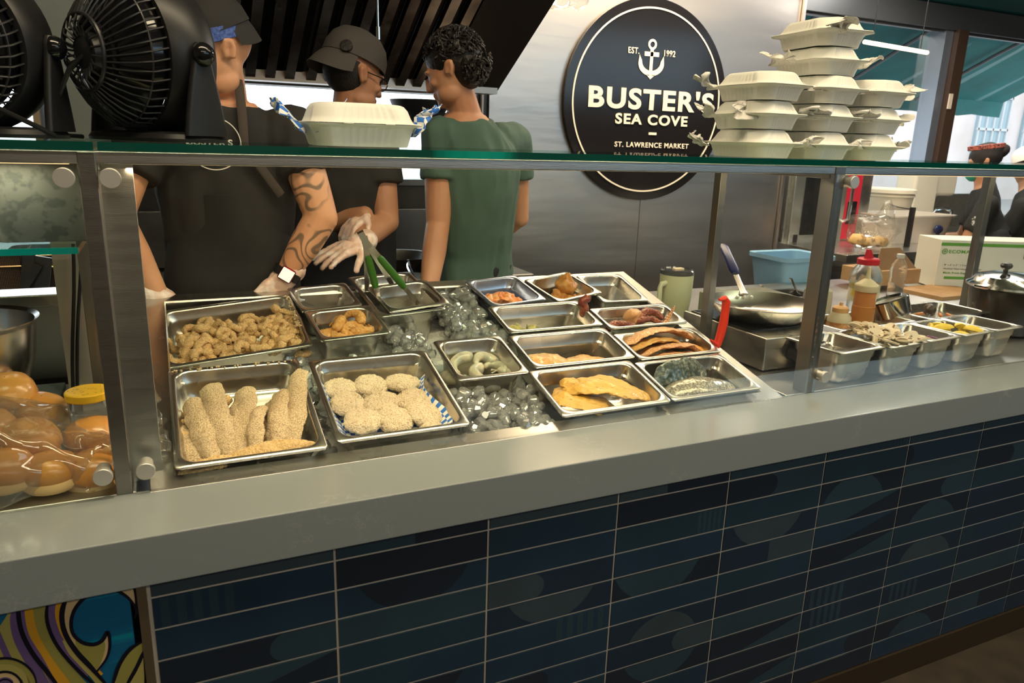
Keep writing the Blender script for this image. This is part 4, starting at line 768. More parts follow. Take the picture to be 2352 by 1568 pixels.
for x in (1.615, -1.72):
    pr = [(2.58, 1.99), (1.15, 2.42), (1.15, 3.28), (2.58, 3.28)]
    b.add([(x + e - O_.x, y - O_.y, z - O_.z) for e in (-.006, .006) for y, z in pr], [(0, 1, 2, 3), (7, 6, 5, 4), (0, 4, 5, 1), (1, 5, 6, 2), (2, 6, 7, 3), (3, 7, 4, 0)])
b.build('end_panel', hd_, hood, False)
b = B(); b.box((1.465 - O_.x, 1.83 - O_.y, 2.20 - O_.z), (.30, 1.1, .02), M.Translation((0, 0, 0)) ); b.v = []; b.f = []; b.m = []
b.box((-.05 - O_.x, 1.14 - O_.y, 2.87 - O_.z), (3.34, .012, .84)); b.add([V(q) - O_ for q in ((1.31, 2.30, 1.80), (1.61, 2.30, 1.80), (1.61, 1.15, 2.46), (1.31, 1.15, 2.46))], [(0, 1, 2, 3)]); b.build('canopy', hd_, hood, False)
b = B(); T_ = at_y(868, 62, 1.75); b.cyl((T_.x - O_.x, T_.y - O_.y, T_.z + .10 - O_.z), (T_.x - O_.x, T_.y - O_.y, T_.z - .045 - O_.z), .006); b.cyl((T_.x - O_.x, T_.y - O_.y, T_.z - O_.z), (T_.x - O_.x, T_.y - O_.y, T_.z - .045 - O_.z), .011); b.build('sprinkler_nozzle', chrome, hood)
b = B(); pts = [at_y(u, v, 2.5) for u, v in ((1142, 55), (1130, 72), (1112, 88), (1102, 110), (1096, 140), (1092, 170), (1092, 210))]; b.tube(pts, .011, 8)
cpl = b.build('flexible_conduit', mat('conduit', (.22, .20, .17), .4, .7)); tag(cpl, 'ribbed metal conduit running down beside the hood', 'conduit')
for k in range(26): pass
b = B()
for x, r in ((1.600, .012), (1.645, .009)): b.cyl((x, 2.585, 1.1), (x, 2.585, 2.0), r, 10)
tag(b.build('conduit_pair', mat('conduit_grey', (.25, .25, .25), .45, .5)), 'straight grey conduits on the wall next to the steel panels', 'conduit')
# ================================================================ PEOPLE
def skinmat(name, c, c2, tattoo=None):
    m = mat(name, c, .5, noise_=(9, c2, .35, .7), bump=(220, .15, .001), sub=.12, subc=(.012, .005, .003))
    if tattoo:
        n = m.node_tree.nodes; L = m.node_tree.links; b = n['Principled BSDF']; src = b.inputs['Base Color'].links[0].from_socket
        tc = n.new('ShaderNodeTexCoord'); nz = n.new('ShaderNodeTexNoise'); nz.inputs['Scale'].default_value = 9; nz.inputs['Detail'].default_value = 1; L.new(tc.outputs['Object'], nz.inputs['Vector'])
        w = n.new('ShaderNodeMath'); w.operation = 'PINGPONG'; mu = n.new('ShaderNodeMath'); mu.operation = 'MULTIPLY'; mu.inputs[1].default_value = 9; L.new(nz.outputs['Fac'], mu.inputs[0]); L.new(mu.outputs[0], w.inputs[0]); w.inputs[1].default_value = .5
        r = n.new('ShaderNodeValToRGB'); r.color_ramp.elements[0].position = .10; r.color_ramp.elements[0].color = (1, 1, 1, 1); r.color_ramp.elements[1].position = .22; r.color_ramp.elements[1].color = (0, 0, 0, 1); L.new(w.outputs[0], r.inputs[0])
        acc = None
        for (cx, cy, cz, rad) in tattoo:
            d = n.new('ShaderNodeVectorMath'); d.operation = 'DISTANCE'; d.inputs[1].default_value = (cx, cy, cz); L.new(tc.outputs['Object'], d.inputs[0])
            q = n.new('ShaderNodeMapRange'); q.inputs[1].default_value = rad; q.inputs[2].default_value = rad * .8; L.new(d.outputs['Value'], q.inputs[0])
            if acc: mx = n.new('ShaderNodeMath'); mx.operation = 'MAXIMUM'; L.new(acc, mx.inputs[0]); L.new(q.outputs[0], mx.inputs[1]); acc = mx.outputs[0]
            else: acc = q.outputs[0]
        k = n.new('ShaderNodeMath'); k.operation = 'MULTIPLY'; L.new(acc, k.inputs[0]); L.new(r.outputs[0], k.inputs[1]); k2 = n.new('ShaderNodeMath'); k2.operation = 'MULTIPLY'; k2.inputs[1].default_value = .78; L.new(k.outputs[0], k2.inputs[0])
        mc = n.new('ShaderNodeMixRGB'); mc.inputs[2].default_value = (.07, .06, .05, 1); L.new(k2.outputs[0], mc.inputs[0]); L.new(src, mc.inputs[1]); L.new(mc.outputs[0], b.inputs['Base Color'])
    return m
def limb(b, pts, rr, n=14):
    pts = [V(p) for p in pts]; P_ = []; R_ = []
    for i in range(len(pts) - 1):
        for k in range(4):
            f = k / 4; P_.append(pts[i].lerp(pts[i + 1], f)); R_.append(rr[i] + (rr[i + 1] - rr[i]) * f)
    P_.append(pts[-1]); R_.append(rr[-1])
    b.tube(P_, R_, n)
    b.sph(pts[0], rr[0], None, 14, 8); b.sph(pts[-1], rr[-1], None, 14, 8)
    for i in range(1, len(pts) - 1): b.sph(pts[i], rr[i], None, 14, 8)
def head(b, T, s=1):
    """face towards +y of T, z up, origin at the middle of the skull"""
    E_ = lambda c, r: b.sph((0, 0, 0), 1, T @ Tm(tuple(V(c) * s), (0, 0, 0), tuple(q * s for q in r)), 22, 14)
    E_((0, -.012, .030), (.077, .098, .088)); E_((0, .020, -.015), (.068, .074, .085)); E_((0, .045, -.070), (.046, .042, .040)); E_((0, .078, -.092), (.022, .016, .018)); E_((.035, .030, -.070), (.028, .045, .035)); E_((-.035, .030, -.070), (.028, .045, .035))
    E_((0, .098, -.018), (.011, .018, .026)); E_((0, .108, -.034), (.014, .012, .010)); E_((.012, .100, -.036), (.009, .009, .007)); E_((-.012, .100, -.036), (.009, .009, .007))
    E_((0, .090, -.058), (.024, .010, .006)); E_((0, .089, -.068), (.021, .010, .007)); E_((.03, .082, .018), (.022, .012, .007)); E_((-.03, .082, .018), (.022, .012, .007)); E_((.042, .066, -.025), (.020, .018, .017)); E_((-.042, .066, -.025), (.020, .018, .017))
    for q in (-1, 1):
        b.tube([T @ (V((q * x, y, z)) * s) for x, y, z in ((.074, .006, -.022), (.079, -.002, .004), (.083, -.012, .018), (.085, -.024, .012), (.083, -.022, -.008), (.077, -.008, -.030))], [.007 * s, .0075 * s, .008 * s, .008 * s, .0075 * s, .008 * s], 8); E_((q * .076, -.010, -.004), (.006, .014, .020))
def hand(b, wrist, dirv, palmn, s=1, curl=.35, spread=.10, thumb=1, curls=None):
    """palm and five jointed fingers; dirv = towards the fingertips, palmn = palm normal (side the fingers curl to)"""
    d = V(dirv).normalized(); n = V(palmn); n = (n - d * n.dot(d)).normalized(); a = d.cross(n).normalized() * thumb
    w = V(wrist)
    for k, off in enumerate((-.028, -.010, .010, .027)):       # metacarpals make the palm
        b.tube([w + a * off * .5 * s, w + (d * .048 + a * off * .9) * s, w + (d * .088 + a * off) * s], [.014 * s, .0145 * s, .0115 * s], 9)
    b.sph(w + d * .05 * s + n * .002, .025 * s, None, 12, 8)
    for k, (off, L_) in enumerate(((.028, .070), (.0095, .079), (-.0095, .074), (-.028, .058))):
        c = (curls or [curl] * 4)[k]; p = w + (d * .086 + a * off) * s; dd = (d + a * off / .03 * spread).normalized(); pts = [p]; ang = 0
        for q, f in enumerate((.45, .30, .25)):
            ang += c * (1, 1.15, .8)[q]; v = (dd * cos(ang) + n * sin(ang)); p = p + v * L_ * f * s; pts.append(p)
        b.tube(pts, [.0102 * s, .0092 * s, .0084 * s, .0068 * s], 9); b.sph(pts[-1], .0070 * s, None, 10, 6)
        for q_ in pts[1:3]: b.sph(q_, .0092 * s, None, 10, 6)
    p = w + (d * .022 + a * .026) * s; v1 = (d * .55 + a * .75 + n * .25).normalized(); v2 = (d * .85 + a * .45 + n * .35).normalized(); q1 = p + v1 * .036 * s; q2 = q1 + v2 * .034 * s; q3 = q2 + (v2 + n * .2).normalized() * .024 * s
    b.tube([w + a * .012 * s, p, q1, q2, q3], [.016 * s, .0155 * s, .0118 * s, .0105 * s, .0078 * s], 9); b.sph(q3, .008 * s, None, 10, 6)
def torso(b, pelvis, chest, neckb, sh1, sh2, g=0, hipw=.155, chw=.165, dp=.105):
    pelvis, chest, neckb, sh1, sh2 = map(V, (pelvis, chest, neckb, sh1, sh2)); ax = (sh2 - sh1); ax.z = 0; ax.normalize()
    up = (chest - pelvis).normalized(); fw = up.cross(ax).normalized(); ax = fw.cross(up).normalized(); rings = []
    rows = [(-.06, hipw * .92, dp * .95), (0, hipw, dp), (.25, hipw * .93, dp * .92), (.55, hipw * .98, dp * .95), (.85, chw, dp * 1.06), (1.05, chw * 1.05, dp * 1.08), (1.25, chw * .98, dp * .98), (1.40, chw * .72, dp * .78), (1.50, chw * .45, dp * .6)]
    ht = (chest - pelvis).length; tp = neckb
    for t, w, d_ in rows:
        c = pelvis + up * ht * t if t <= 1.05 else (pelvis + up * ht * 1.05).lerp(tp, (t - 1.05) / .45)
        rings.append([c + ax * (w + g) * (abs(cos(2 * pi * j / 28)) ** .85) * math.copysign(1, cos(2 * pi * j / 28)) + fw * (d_ + g) * (abs(sin(2 * pi * j / 28)) ** .85) * math.copysign(1, sin(2 * pi * j / 28)) for j in range(28)])
    b.loft(rings, None, True, True); return ax, fw, up
def folds(o, amp, sc, seed):
    me = o.data; me.update(); ns = [v.normal.copy() for v in me.vertices]
    for v, n_ in zip(me.vertices, ns):
        q = V((v.co.x * sc, v.co.y * sc, v.co.z * sc * .35)) + V((seed, 0, 0)); d = noise.noise(q); d2 = noise.noise(q * 2.3); v.co += n_ * amp * (1 - abs(d) * 2.4 + .5 * d2)
    me.update()
def J(u, v, y): return at_y(u, v, y)
black_cloth = mat('black_cotton', (.011, .0105, .0105), .85, noise_=(6, (.017, .016, .0155), .4, .6), bump=(500, .2, .001))
grey_cloth = mat('charcoal_cotton', (.019, .018, .0175), .85, bump=(500, .2, .001))
green_cloth = mat('green_cotton', (.055, .105, .082), .85, noise_=(5, (.072, .13, .105), .4, .65), bump=(500, .2, .001))
glove = mat('vinyl_glove', (.66, .46, .37), .28, noise_=(26, (.80, .70, .64), .50, .64), bump=(38, 1.0, .006), sub=.15, spec=.5)
trouser = mat('dark_trousers', (.012, .014, .018), .85); greytr = mat('grey_trousers', (.20, .22, .26), .85, bump=(40, .3))
capm = mat('black_cap', (.018, .017, .017), .8, bump=(260, .5, .001)); capg = mat('grey_cap', (.050, .044, .040), .8, bump=(300, .4, .001))
FB = FZ
def legs(b, pel, ax, fw, g=0, r=(.085, .062, .045)):
    for s_ in (-1, 1):
        h = V(pel) + ax * s_ * .085; k = V((h.x, h.y, FB + .50)) + fw * .02; a = V((h.x, h.y, FB + .09)); limb(b, [h, k, a], [r[0] + g, r[1] + g, r[2] + g])
        if not g: b.sph(a + fw * .06 - V((0, 0, .045)), .05, None, 12, 8, (.8, 1.0, .8)) if 0 else limb(b, [a - V((0, 0, .05)) - fw * .03, a - V((0, 0, .05)) + fw * .13], [.036, .032])
def cap(T, m, parent, s=1, brim=True, drop=.3, ln=.072):
    """cap whose brim points to -y of T (worn backwards)"""
    b = B(); b.lathe([(.001, .096), (.030, .094), (.055, .083), (.074, .060), (.084, .030), (.087, -.005), (.0835, -.006), (.0825, .0)], T @ Tm((0, -.012, .042), (0, 0, 0), (s, s * 1.22, s)), 40)
    c_ = wbuild(b, 'cap_crown', m, parent)
    b = B(); rings = []
    for i in range(13):
        a = -pi / 2 + (i / 12 - .5) * 2.5; x, y = cos(a), sin(a); r0 = V((.083 * s * x, -.012 * s + .102 * s * y, .036 * s)); l = (ln * max(0, 1 - ((i - 6) / 7) ** 2) ** .5) * s; e = r0 + V((x * .25, y, -drop)).normalized() * l - V((0, 0, abs(i - 6) / 6 * .018))
        m_ = r0.lerp(e, .5) + V((0, 0, .006)); rings.append([r0, m_, e, e - V((0, 0, .003)), m_ - V((0, 0, .003)), r0 - V((0, 0, .003))])
    b.loft(rings, T, True, True); wbuild(b, 'cap_brim', m, parent); return c_
# ---------- first cook: black shirt and apron, holding the calamari pan
sk1 = (.62, .33, .19); 
P1h = J(497, 118, 1.02); el1 = J(738, 500, .93); wr1 = J(655, 636, .935); sh1 = J(672, 300, 1.02); el0 = J(262, 500, .93); wr0 = J(362, 682, .935); sh0 = J(318, 310, 1.02)
gripR = PM_['CAL'] @ V((.150, .140, -.004)); gripL = PM_['CAL'] @ V((-.155, .135, -.004))
sm1 = skinmat('skin_tan_tattooed', sk1, (.54, .25, .13), [(*J(690, 445, .95), .085), (*(el1.lerp(wr1, .30)), .080), (*(el1.lerp(wr1, .66)), .075)])
p1 = thing('person', 'cook in black shirt, apron and cap holding the calamari pan in gloved hands', 'person', (sh0.lerp(sh1, .5).x, 1.05, FZ))
def world(o, root): o.matrix_parent_inverse = root.matrix_basis.inverted() if root.matrix_basis else M(); return o
def wbuild(b, name, m, root, vox=None, sm=4, smooth=True):
    o = b.build(name, m, None, smooth)
    if vox: remesh(o, vox, sm)
    o.parent = root; o.matrix_parent_inverse = M.Translation(-V(root.location)); return o
neck1 = J(520, 232, 1.04); pel = V((neck1.x - .02, 1.10, 1.02)); ch = V((neck1.x - .01, 1.08, 1.38))
b = B(); axx, fw, up = torso(b, pel, ch, neck1 + V((0, 0, .0)), sh0, sh1)
HT1 = Tm(P1h, (radians(-26), 0, radians(100))); head(b, HT1, 1.0)
limb(b, [ch + V((0, .01, .10)), neck1 + V((-.005, .01, .02)), P1h + V((0.01, .01, -.05))], [.075, .060, .056])
limb(b, [sh1 - V((.03, 0, .02)), sh1 + (el1 - sh1) * .45, el1, wr1.lerp(el1, .55), wr1], [.066, .056, .047, .044, .030]); limb(b, [sh0 + V((.03, 0, -.02)), sh0 + (el0 - sh0) * .45, el0, wr0.lerp(el0, .55), wr0], [.066, .054, .045, .042, .030])
limb(b, [sh0, ch + V((0, 0, .06)), sh1], [.06, .07, .06]); legs(b, pel, axx, fw)
hd1 = (gripR - wr1); hd0 = (gripL - wr0)
hand(b, wr1, V((-.72, -.02, -.66)), V((0, -.75, -.6)), .95, .45, .08, -1); hand(b, wr0, V((.74, -.02, -.62)), V((0, -.75, -.6)), .95, .45, .08, 1)
wbuild(b, 'body', sm1, p1, .0055, 3)
for w_, d_, th in ((wr1, V((-.72, -.02, -.66)), -1), (wr0, V((.74, -.02, -.62)), 1)):
    b = B(); hand(b, w_, d_, V((0, -.75, -.6)), 1.04, .45, .08, th); limb(b, [w_ - d_.normalized() * .03, w_ + d_.normalized() * .02], [.036, .034]); b.shake(.002, 60, 3); o = wbuild(b, 'glove', glove, p1, .0042, 2); folds(o, .0014, 60, 3)
b = B(); torso(b, pel, ch, neck1 + V((0, 0, -.012)), sh0, sh1, .014)
for s_, e_ in ((sh1, el1), (sh0, el0)): limb(b, [ch.lerp(s_, .55) + V((0, 0, .04)), s_ - V((0, 0, .01)), s_ + (e_ - s_) * .22], [.085, .078, .074]); b.cyl(s_ + (e_ - s_) * .2, s_ + (e_ - s_) * .50, .074, 18, .078)
o = wbuild(b, 'shirt', grey_cloth, p1, .008, 5); folds(o, .005, 14, 2)
b = B(); torso(b, pel - V((0, 0, .0)), ch, neck1, sh0, sh1, .03, hipw=.17); b2 = [v for v in b.v]
bb = B(); rings = []
for i in range(12):
    z = .55 + (1.40 - .55) * i / 11; w_ = .19 if z < 1.2 else .19 - .06 * (z - 1.2) / .2; rings.append([(ch.x + w_ * sin(a), 1.09 - (.145 + .01 * sin(z * 20 + a * 4)) * cos(a) ** .7 + .0, z) for a in [-1.35 + 2.7 * j / 20 for j in range(21)]] + [(ch.x + (w_ - .002) * sin(a), 1.09 - .138 * cos(a) ** .7, z) for a in [1.35 - 2.7 * j / 20 for j in range(21)]])
bb.loft(rings, None, True, True); wbuild(bb, 'apron', black_cloth, p1)
bb = B(); q0 = J(549, 195, .99); q1 = J(562, 335, .915); q2 = V((ch.x + .13, .95, 1.40))
for (pa, pb, pc) in ((q0, q1, q2),): bb.tube([pa + V((0, .05, .02)), pa, pa.lerp(pb, .5) + V((0, -.012, 0)), pb, pc], .012, 8, None, True, .25)
bb.tube([J(538, 190, 1.10), q0 + V((0, .0, .012)), q0], .010, 8, None, True, .3); wbuild(bb, 'apron_strap', mat('strap_brown', (.045, .035, .028), .8), p1)
b = B(); torso(b, pel, pel + V((0, 0, .3)), pel + V((0, 0, .35)), sh0, sh1, .012); b.v = []; b.f = []; b.m = []; legs(b, pel, axx, fw, .018); wbuild(b, 'trousers', trouser, p1, .012, 3)
cap(HT1 @ Tm((0, 0, .004)), capm, p1, 1.0, True, 5.5, .052)
b = B(); b.lathe([(.0845, -.020), (.087, -.019), (.0875, .012), (.085, .014), (.0845, -.020)], HT1 @ Tm((0, -.002, .040), (.12, 0, 0), (1, 1.20, 1)), 40); wbuild(b, 'headband', mat('blue_terry', (.045, .085, .30), .95, noise_=(150, (.09, .15, .42), .4, .6), bump=(220, 1, .004)), p1)
# watch on the left wrist
wp = wr1.lerp(el1, .06); wd = (wr1 - el1).normalized(); tw = V((CL - wp)).normalized(); wx = wd.cross(tw).normalized(); wz = wx.cross(wd).normalized(); WMx = M(((wx.x, wd.x, wz.x, wp.x), (wx.y, wd.y, wz.y, wp.y), (wx.z, wd.z, wz.z, wp.z), (0, 0, 0, 1)))
w = thing('smart_watch', 'square smart watch with a lit white face on the first cook\'s wrist', 'watch', mtx=WMx)
b = B(); b.loft([[(.040 * cos(a), y, .038 * sin(a)) for a in [2 * pi * j / 28 for j in range(28)]] for y in (-.012, .012)] + [[(.0365 * cos(a), y, .0345 * sin(a)) for a in [2 * pi * j / 28 for j in range(28)]] for y in (.012, -.012)] + [[(.040 * cos(a), -.012, .038 * sin(a)) for a in [2 * pi * j / 28 for j in range(28)]]]); b.build('strap', blackp, w)
b = B(); b.rbox((0, 0, .040), (.040, .040, .013), .006); b.build('watch_case', mat('red_case', (.25, .01, .02), .25, .8), w); b = B(); b.rbox((0, 0, .0470), (.034, .033, .002), .001); b.build('watch_face', mat('watch_light', (.8, .78, .7), .2, emis=(1, .95, .85), es=.55), w)
# chest print
lc = J(492, 330, .90); T_ = M.Translation(lc) @ M.Rotation(pi / 2, 4, 'X'); pr = mat('shirt_print', (.72, .68, .62), .7)
b = B(); b.lathe([(.064, 0), (.064, .0012), (.0665, .0012), (.0665, 0)], T_, 48); wbuild(b, 'chest_ring', pr, p1)
o = text("BUSTER'S", .0215, T_ @ M.Translation((-.010, -.004, .0005)), pr, None, 'chest_lettering', .0006, .0007, 'CENTER', 1.15, 1.1); o.parent = p1; o.matrix_parent_inverse = M.Translation(-V(p1.location))
# ---------- second cook: cap worn backwards, glasses, one gloved hand out
p2h = J(812, 172, 1.38); nk2 = J(800, 262, 1.40); ch2 = J(775, 430, 1.42); sh2a = J(868, 330, 1.34); sh2b = J(715, 320, 1.48); el2 = J(888, 508, 1.28); wr2 = J(822, 560, 1.14)
pel2 = V((ch2.x, 1.46, 1.00))
p2 = thing('person', 'cook in black T-shirt, backwards cap and glasses, looking down to the right', 'person', (ch2.x, 1.43, FZ))
HT2 = Tm(p2h, (radians(-14), radians(0), radians(-72))); sm2 = skinmat('skin_brown', (.42, .21, .12), (.34, .15, .08))
b = B(); ax2, fw2, _ = torso(b, pel2, ch2, nk2, sh2b, sh2a); head(b, HT2); limb(b, [ch2 + V((0, 0, .08)), nk2, p2h + V((-.01, 0, -.05))], [.07, .057, .055])
limb(b, [sh2a - V((.02, 0, 0)), sh2a.lerp(el2, .5), el2, el2.lerp(wr2, .5), wr2], [.060, .050, .043, .040, .028]); wr2b = J(838, 492, 1.24); el2b = J(720, 520, 1.40); limb(b, [sh2b, el2b, wr2b], [.06, .044, .028]); limb(b, [sh2b, ch2 + V((0, 0, .05)), sh2a], [.06, .07, .06]); legs(b, pel2, ax2, fw2)
hdv = J(740, 592, 1.06) - wr2; hn = V((0, -.5, .85))
hand(b, wr2, hdv, V((-.1, .2, -1)), .98, .12, .22, 1, [.10, .16, .14, .20]); hand(b, wr2b, V((-.6, -.3, -.45)), V((0, 0, -1)), .9, .5, .05, 1)
wbuild(b, 'body', sm2, p2, .0055, 3)
b = B(); hand(b, wr2, hdv, V((-.1, .2, -1)), 1.06, .12, .22, 1, [.10, .16, .14, .20]); limb(b, [wr2 - hdv.normalized() * .04, wr2 + hdv.normalized() * .01], [.036, .032]); o = wbuild(b, 'glove', glove, p2, .0042, 2); folds(o, .0014, 60, 5)
b = B(); hand(b, wr2b, V((-.6, -.3, -.45)), V((0, 0, -1)), .97, .5, .05, 1); o = wbuild(b, 'glove', glove, p2, .0045, 2)
b = B(); torso(b, pel2, ch2, nk2 - V((0, 0, .012)), sh2b, sh2a, .014)
for s_, e_ in ((sh2a, el2), (sh2b, el2b)): limb(b, [ch2.lerp(s_, .55) + V((0, 0, .04)), s_, s_ + (e_ - s_) * .25], [.08, .070, .066]); b.cyl(s_ + (e_ - s_) * .2, s_ + (e_ - s_) * .52, .066, 18, .070)
o = wbuild(b, 'shirt', black_cloth, p2, .008, 5); folds(o, .005, 13, 7)
b = B(); legs(b, pel2, ax2, fw2, .018); torso(b, pel2 - V((0, 0, .05)), pel2 + V((0, 0, .06)), pel2 + V((0, 0, .07)), sh2b, sh2a, .012); wbuild(b, 'trousers', greytr, p2, .012, 3)
b = B(); rings = []
for i in range(10):
    z = .55 + .75 * i / 9; rings.append([(ch2.x + .19 * sin(a) + .02, 1.46 - (.150 + .008 * sin(z * 18 + a * 5)) * max(cos(a), 0) ** .7, z) for a in [-1.2 + 2.4 * j / 16 for j in range(17)]] + [(ch2.x + .187 * sin(a) + .02, 1.46 - .143 * max(cos(a), 0) ** .7, z) for a in [1.2 - 2.4 * j / 16 for j in range(17)]])
b.loft(rings, None, True, True); wbuild(b, 'apron', mat('navy_apron', (.010, .012, .018), .8), p2)
b = B(); b.sph((0, 0, 0), 1, HT2 @ Tm((0, -.022, .010), (0, 0, 0), (.0775, .086, .084)), 24, 14); o = wbuild(b, 'hair', mat('black_hair', (.012, .009, .008), .7, bump=(200, 1, .003)), p2)
cc = cap(HT2 @ Tm((0, 0, .0), (-.12, 0, 0)), capg, p2, 1.06, True, 1.45, .068)
b = B(); Te = HT2 @ Tm((0, -.012, .042), (-.12, 0, 0), (1.06, 1.29, 1.06)); c0 = Te @ V((.062, -.056, .030)); 
eb = HT2 @ V((.068, -.082, .062)); nrm = (eb - HT2 @ V((0, -.012, .03))).normalized(); R_e = nrm.to_track_quat('Z', 'Y').to_matrix().to_4x4()
b.lathe([(.001, .0045), (.018, .0045), (.020, .0035), (.020, -.004)], M.Translation(eb) @ R_e, 28, True, True); wbuild(b, 'embroidered_patch', mat('patch_dark', (.012, .010, .010), .6, bump=(160, 1, .004)), p2)
g = thing('glasses', 'dark-rimmed glasses worn by the cook in the backwards cap', 'glasses', mtx=HT2.copy())
b = B()
for q in (-1, 1): b.tube([V((q * .032 + .024 * cos(a), .100, -.004 + .019 * sin(a))) for a in [2 * pi * j / 20 for j in range(21)]], .0017, 6); b.tube([(q * .056, .100, .004), (q * .078, .06, .006), (q * .082, .0, .006), (q * .080, -.018, -.006)], .0018, 6)
b.tube([(-.009, .104, 0), (.009, .104, 0)], .0016, 6); b.build('frame', blackg, g); b = B()
for q in (-1, 1): b.lathe([(.001, 0), (.022, 0)], Tm((q * .032, .100, -.004), (pi / 2, 0, 0), (1.05, .85, 1)), 20)
b.build('lens', film, g)
# ---------- third cook: green T-shirt, back to the customer
p3h = J(1040, 160, 1.34); nk3 = J(1068, 262, 1.36); ch3 = J(1092, 400, 1.38); s3a = J(1012, 312, 1.33); s3b = J(1182, 322, 1.50); e3 = J(1006, 515, 1.30); w3 = J(984, 672, 1.18); e3b = J(1192, 500, 1.52); w3b = J(1120, 560, 1.66)
pel3 = V((J(1092, 640, 1.40).x, 1.42, 1.0))
p3 = thing('person', 'cook in a green T-shirt with short dark curly hair, back to the customer', 'person', (ch3.x, 1.40, FZ))
HT3 = Tm(p3h, (radians(-22), radians(0), radians(52))); sm3 = skinmat('skin_olive', (.52, .27, .155), (.44, .20, .11))
b = B(); ax3, fw3, _ = torso(b, pel3, ch3, nk3, s3a, s3b, hipw=.150, chw=.158); head(b, HT3, .98); limb(b, [ch3 + V((0, 0, .08)), nk3, p3h + V((.012, .0, -.05))], [.07, .058, .056])
limb(b, [s3a + V((.02, 0, 0)), s3a.lerp(e3, .5), e3, e3.lerp(w3, .4), w3], [.058, .053, .043, .043, .030]); limb(b, [s3b, e3b, w3b], [.056, .040, .028]); limb(b, [s3a, ch3 + V((0, 0, .06)), s3b], [.058, .07, .058]); legs(b, pel3, ax3, fw3)
hand(b, w3, V((-.1, .25, -.9)), V((1, 0, 0)), .95, .4, .05, 1); hand(b, w3b, V((-.6, .5, -.1)), V((0, 0, -1)), .95, .5, .05, 1); wbuild(b, 'body', sm3, p3, .0058, 3)
b = B(); torso(b, pel3 - V((0, 0, -.06)), ch3, nk3 - V((0, 0, .015)), s3a, s3b, .018, hipw=.155, chw=.160)
for s_, e_, f in ((s3a, e3, .42), (s3b, e3b, .42)): limb(b, [ch3.lerp(s_, .55) + V((0, 0, .04)), s_, s_ + (e_ - s_) * .2], [.078, .066, .064]); b.cyl(s_ + (e_ - s_) * .15, s_ + (e_ - s_) * .48, .064, 18, .069)
o = wbuild(b, 'shirt', green_cloth, p3, .0078, 5); folds(o, .0055, 15, 11)
b = B(); legs(b, pel3, ax3, fw3, .018); torso(b, pel3 - V((0, 0, .05)), pel3 + V((0, 0, .10)), pel3 + V((0, 0, .12)), s3a, s3b, .010, hipw=.15, chw=.15); wbuild(b, 'trousers', trouser, p3, .012, 3)
hairm = mat('dark_curly_hair', (.010, .007, .006), .45, bump=(90, 1, .004)); b = B(); hr = random.Random(4)
b.sph((0, 0, 0), 1, HT3 @ Tm((0, -.018, .040), (0, 0, 0), (.084, .100, .088)), 24, 16); b.sph((0, 0, 0), 1, HT3 @ Tm((0, -.050, -.010), (0, 0, 0), (.074, .060, .075)), 24, 16)
for i in range(1100):
    a, e = hr.uniform(0, 2 * pi), hr.uniform(-.95, pi / 2); d = V((cos(a) * cos(e), sin(a) * cos(e), sin(e)))
    if d.y > .35 and d.z < .45: continue
    if d.z < -.1 and d.y > -.2: continue
    p = V((0, -.02, .038)) + V((d.x * .082, d.y * .100, d.z * .088)) + (V((0, -.012, -.03)) if d.z < -.1 else V()); t_ = d.orthogonal().normalized(); t2 = d.cross(t_); ph = hr.uniform(0, 6.3); q = t_ * cos(ph) + t2 * sin(ph); L_ = hr.uniform(.016, .030)
    b.tube([HT3 @ (p - d * .004), HT3 @ (p + d * .005 + q * L_ * .4), HT3 @ (p + d * .008 + q * L_ * .8 + t2 * .006), HT3 @ (p + d * .002 + q * L_ + t2 * .010)], [.0045, .0042, .0034, .0014], 5)
wbuild(b, 'hair', hairm, p3)
# ================================================================ RIGHT-HAND WORK AREA
C0 = CT
bn = thing('induction_burner', 'countertop induction burner with a steel case and black glass top', 'burner', (1.754, .52, C0))
b = B(); b.rbox((0, 0, .052), (.30, .38, .096), .004); b.mi = 1; b.box((.04, -.1905, .045), (.14, .003, .06)); b.build('case', [steel, blackp], bn)
b = B(); b.rbox((0, .03, .1015), (.27, .28, .005), .002); b.build('glass_top', blackg, bn); b = B()
for i in range(7): b.box((.075, -.193, .030 + i * .007), (.045, .002, .003))
b.build('vent', darksteel, bn, False)
for x in (-.12, .12):
    for y in (-.15, .15): b = B(); b.cyl((x, y, 0), (x, y, .006), .014); b.build('foot', blackp, bn)
b = B(); b.lathe([(.001, .030), (.014, .030), (.020, .024), (.022, 0)], M.Translation((-.045, -.192, .05)) @ M.Rotation(pi / 2, 4, 'X'), 18, True); b.tube([(-.045, -.215, .05), (-.02, -.235, .035), (.03, -.245, .012), (.09, -.26, .006), (.13, -.23, .006)], .0055, 8); b.build('power_cord', blackp, bn)
fp = thing('frying_pan', 'aluminium frying pan with a blue grip standing on the burner', 'frying pan', (1.768, .53, C0 + .1045)); Tp = M.Identity(4)
alu = mat('aluminium', (.68, .66, .62), .26, 1, rn=(6, .2, .34)); b = B()
b.lathe([(.001, 0), (.108, 0), (.122, .004), (.142, .018), (.160, .040), (.167, .052), (.171, .053), (.171, .0545), (.166, .0545), (.158, .0415), (.140, .0205), (.120, .0065), (.106, .0030), (.001, .0030)], None, 64); b.build('pan_body', alu, fp)
hv = V((.34, .94, 0)).normalized(); R_h = M.Rotation(math.atan2(hv.y, hv.x), 4, 'Z')
b = B(); b.tube([(.150, 0, .045), (.172, 0, .056), (.21, 0, .078), (.25, 0, .100), (.275, 0, .115)], [.015, .012, .011, .011, .012], 10, R_h, True, .35); b.build('handle', alu, fp)
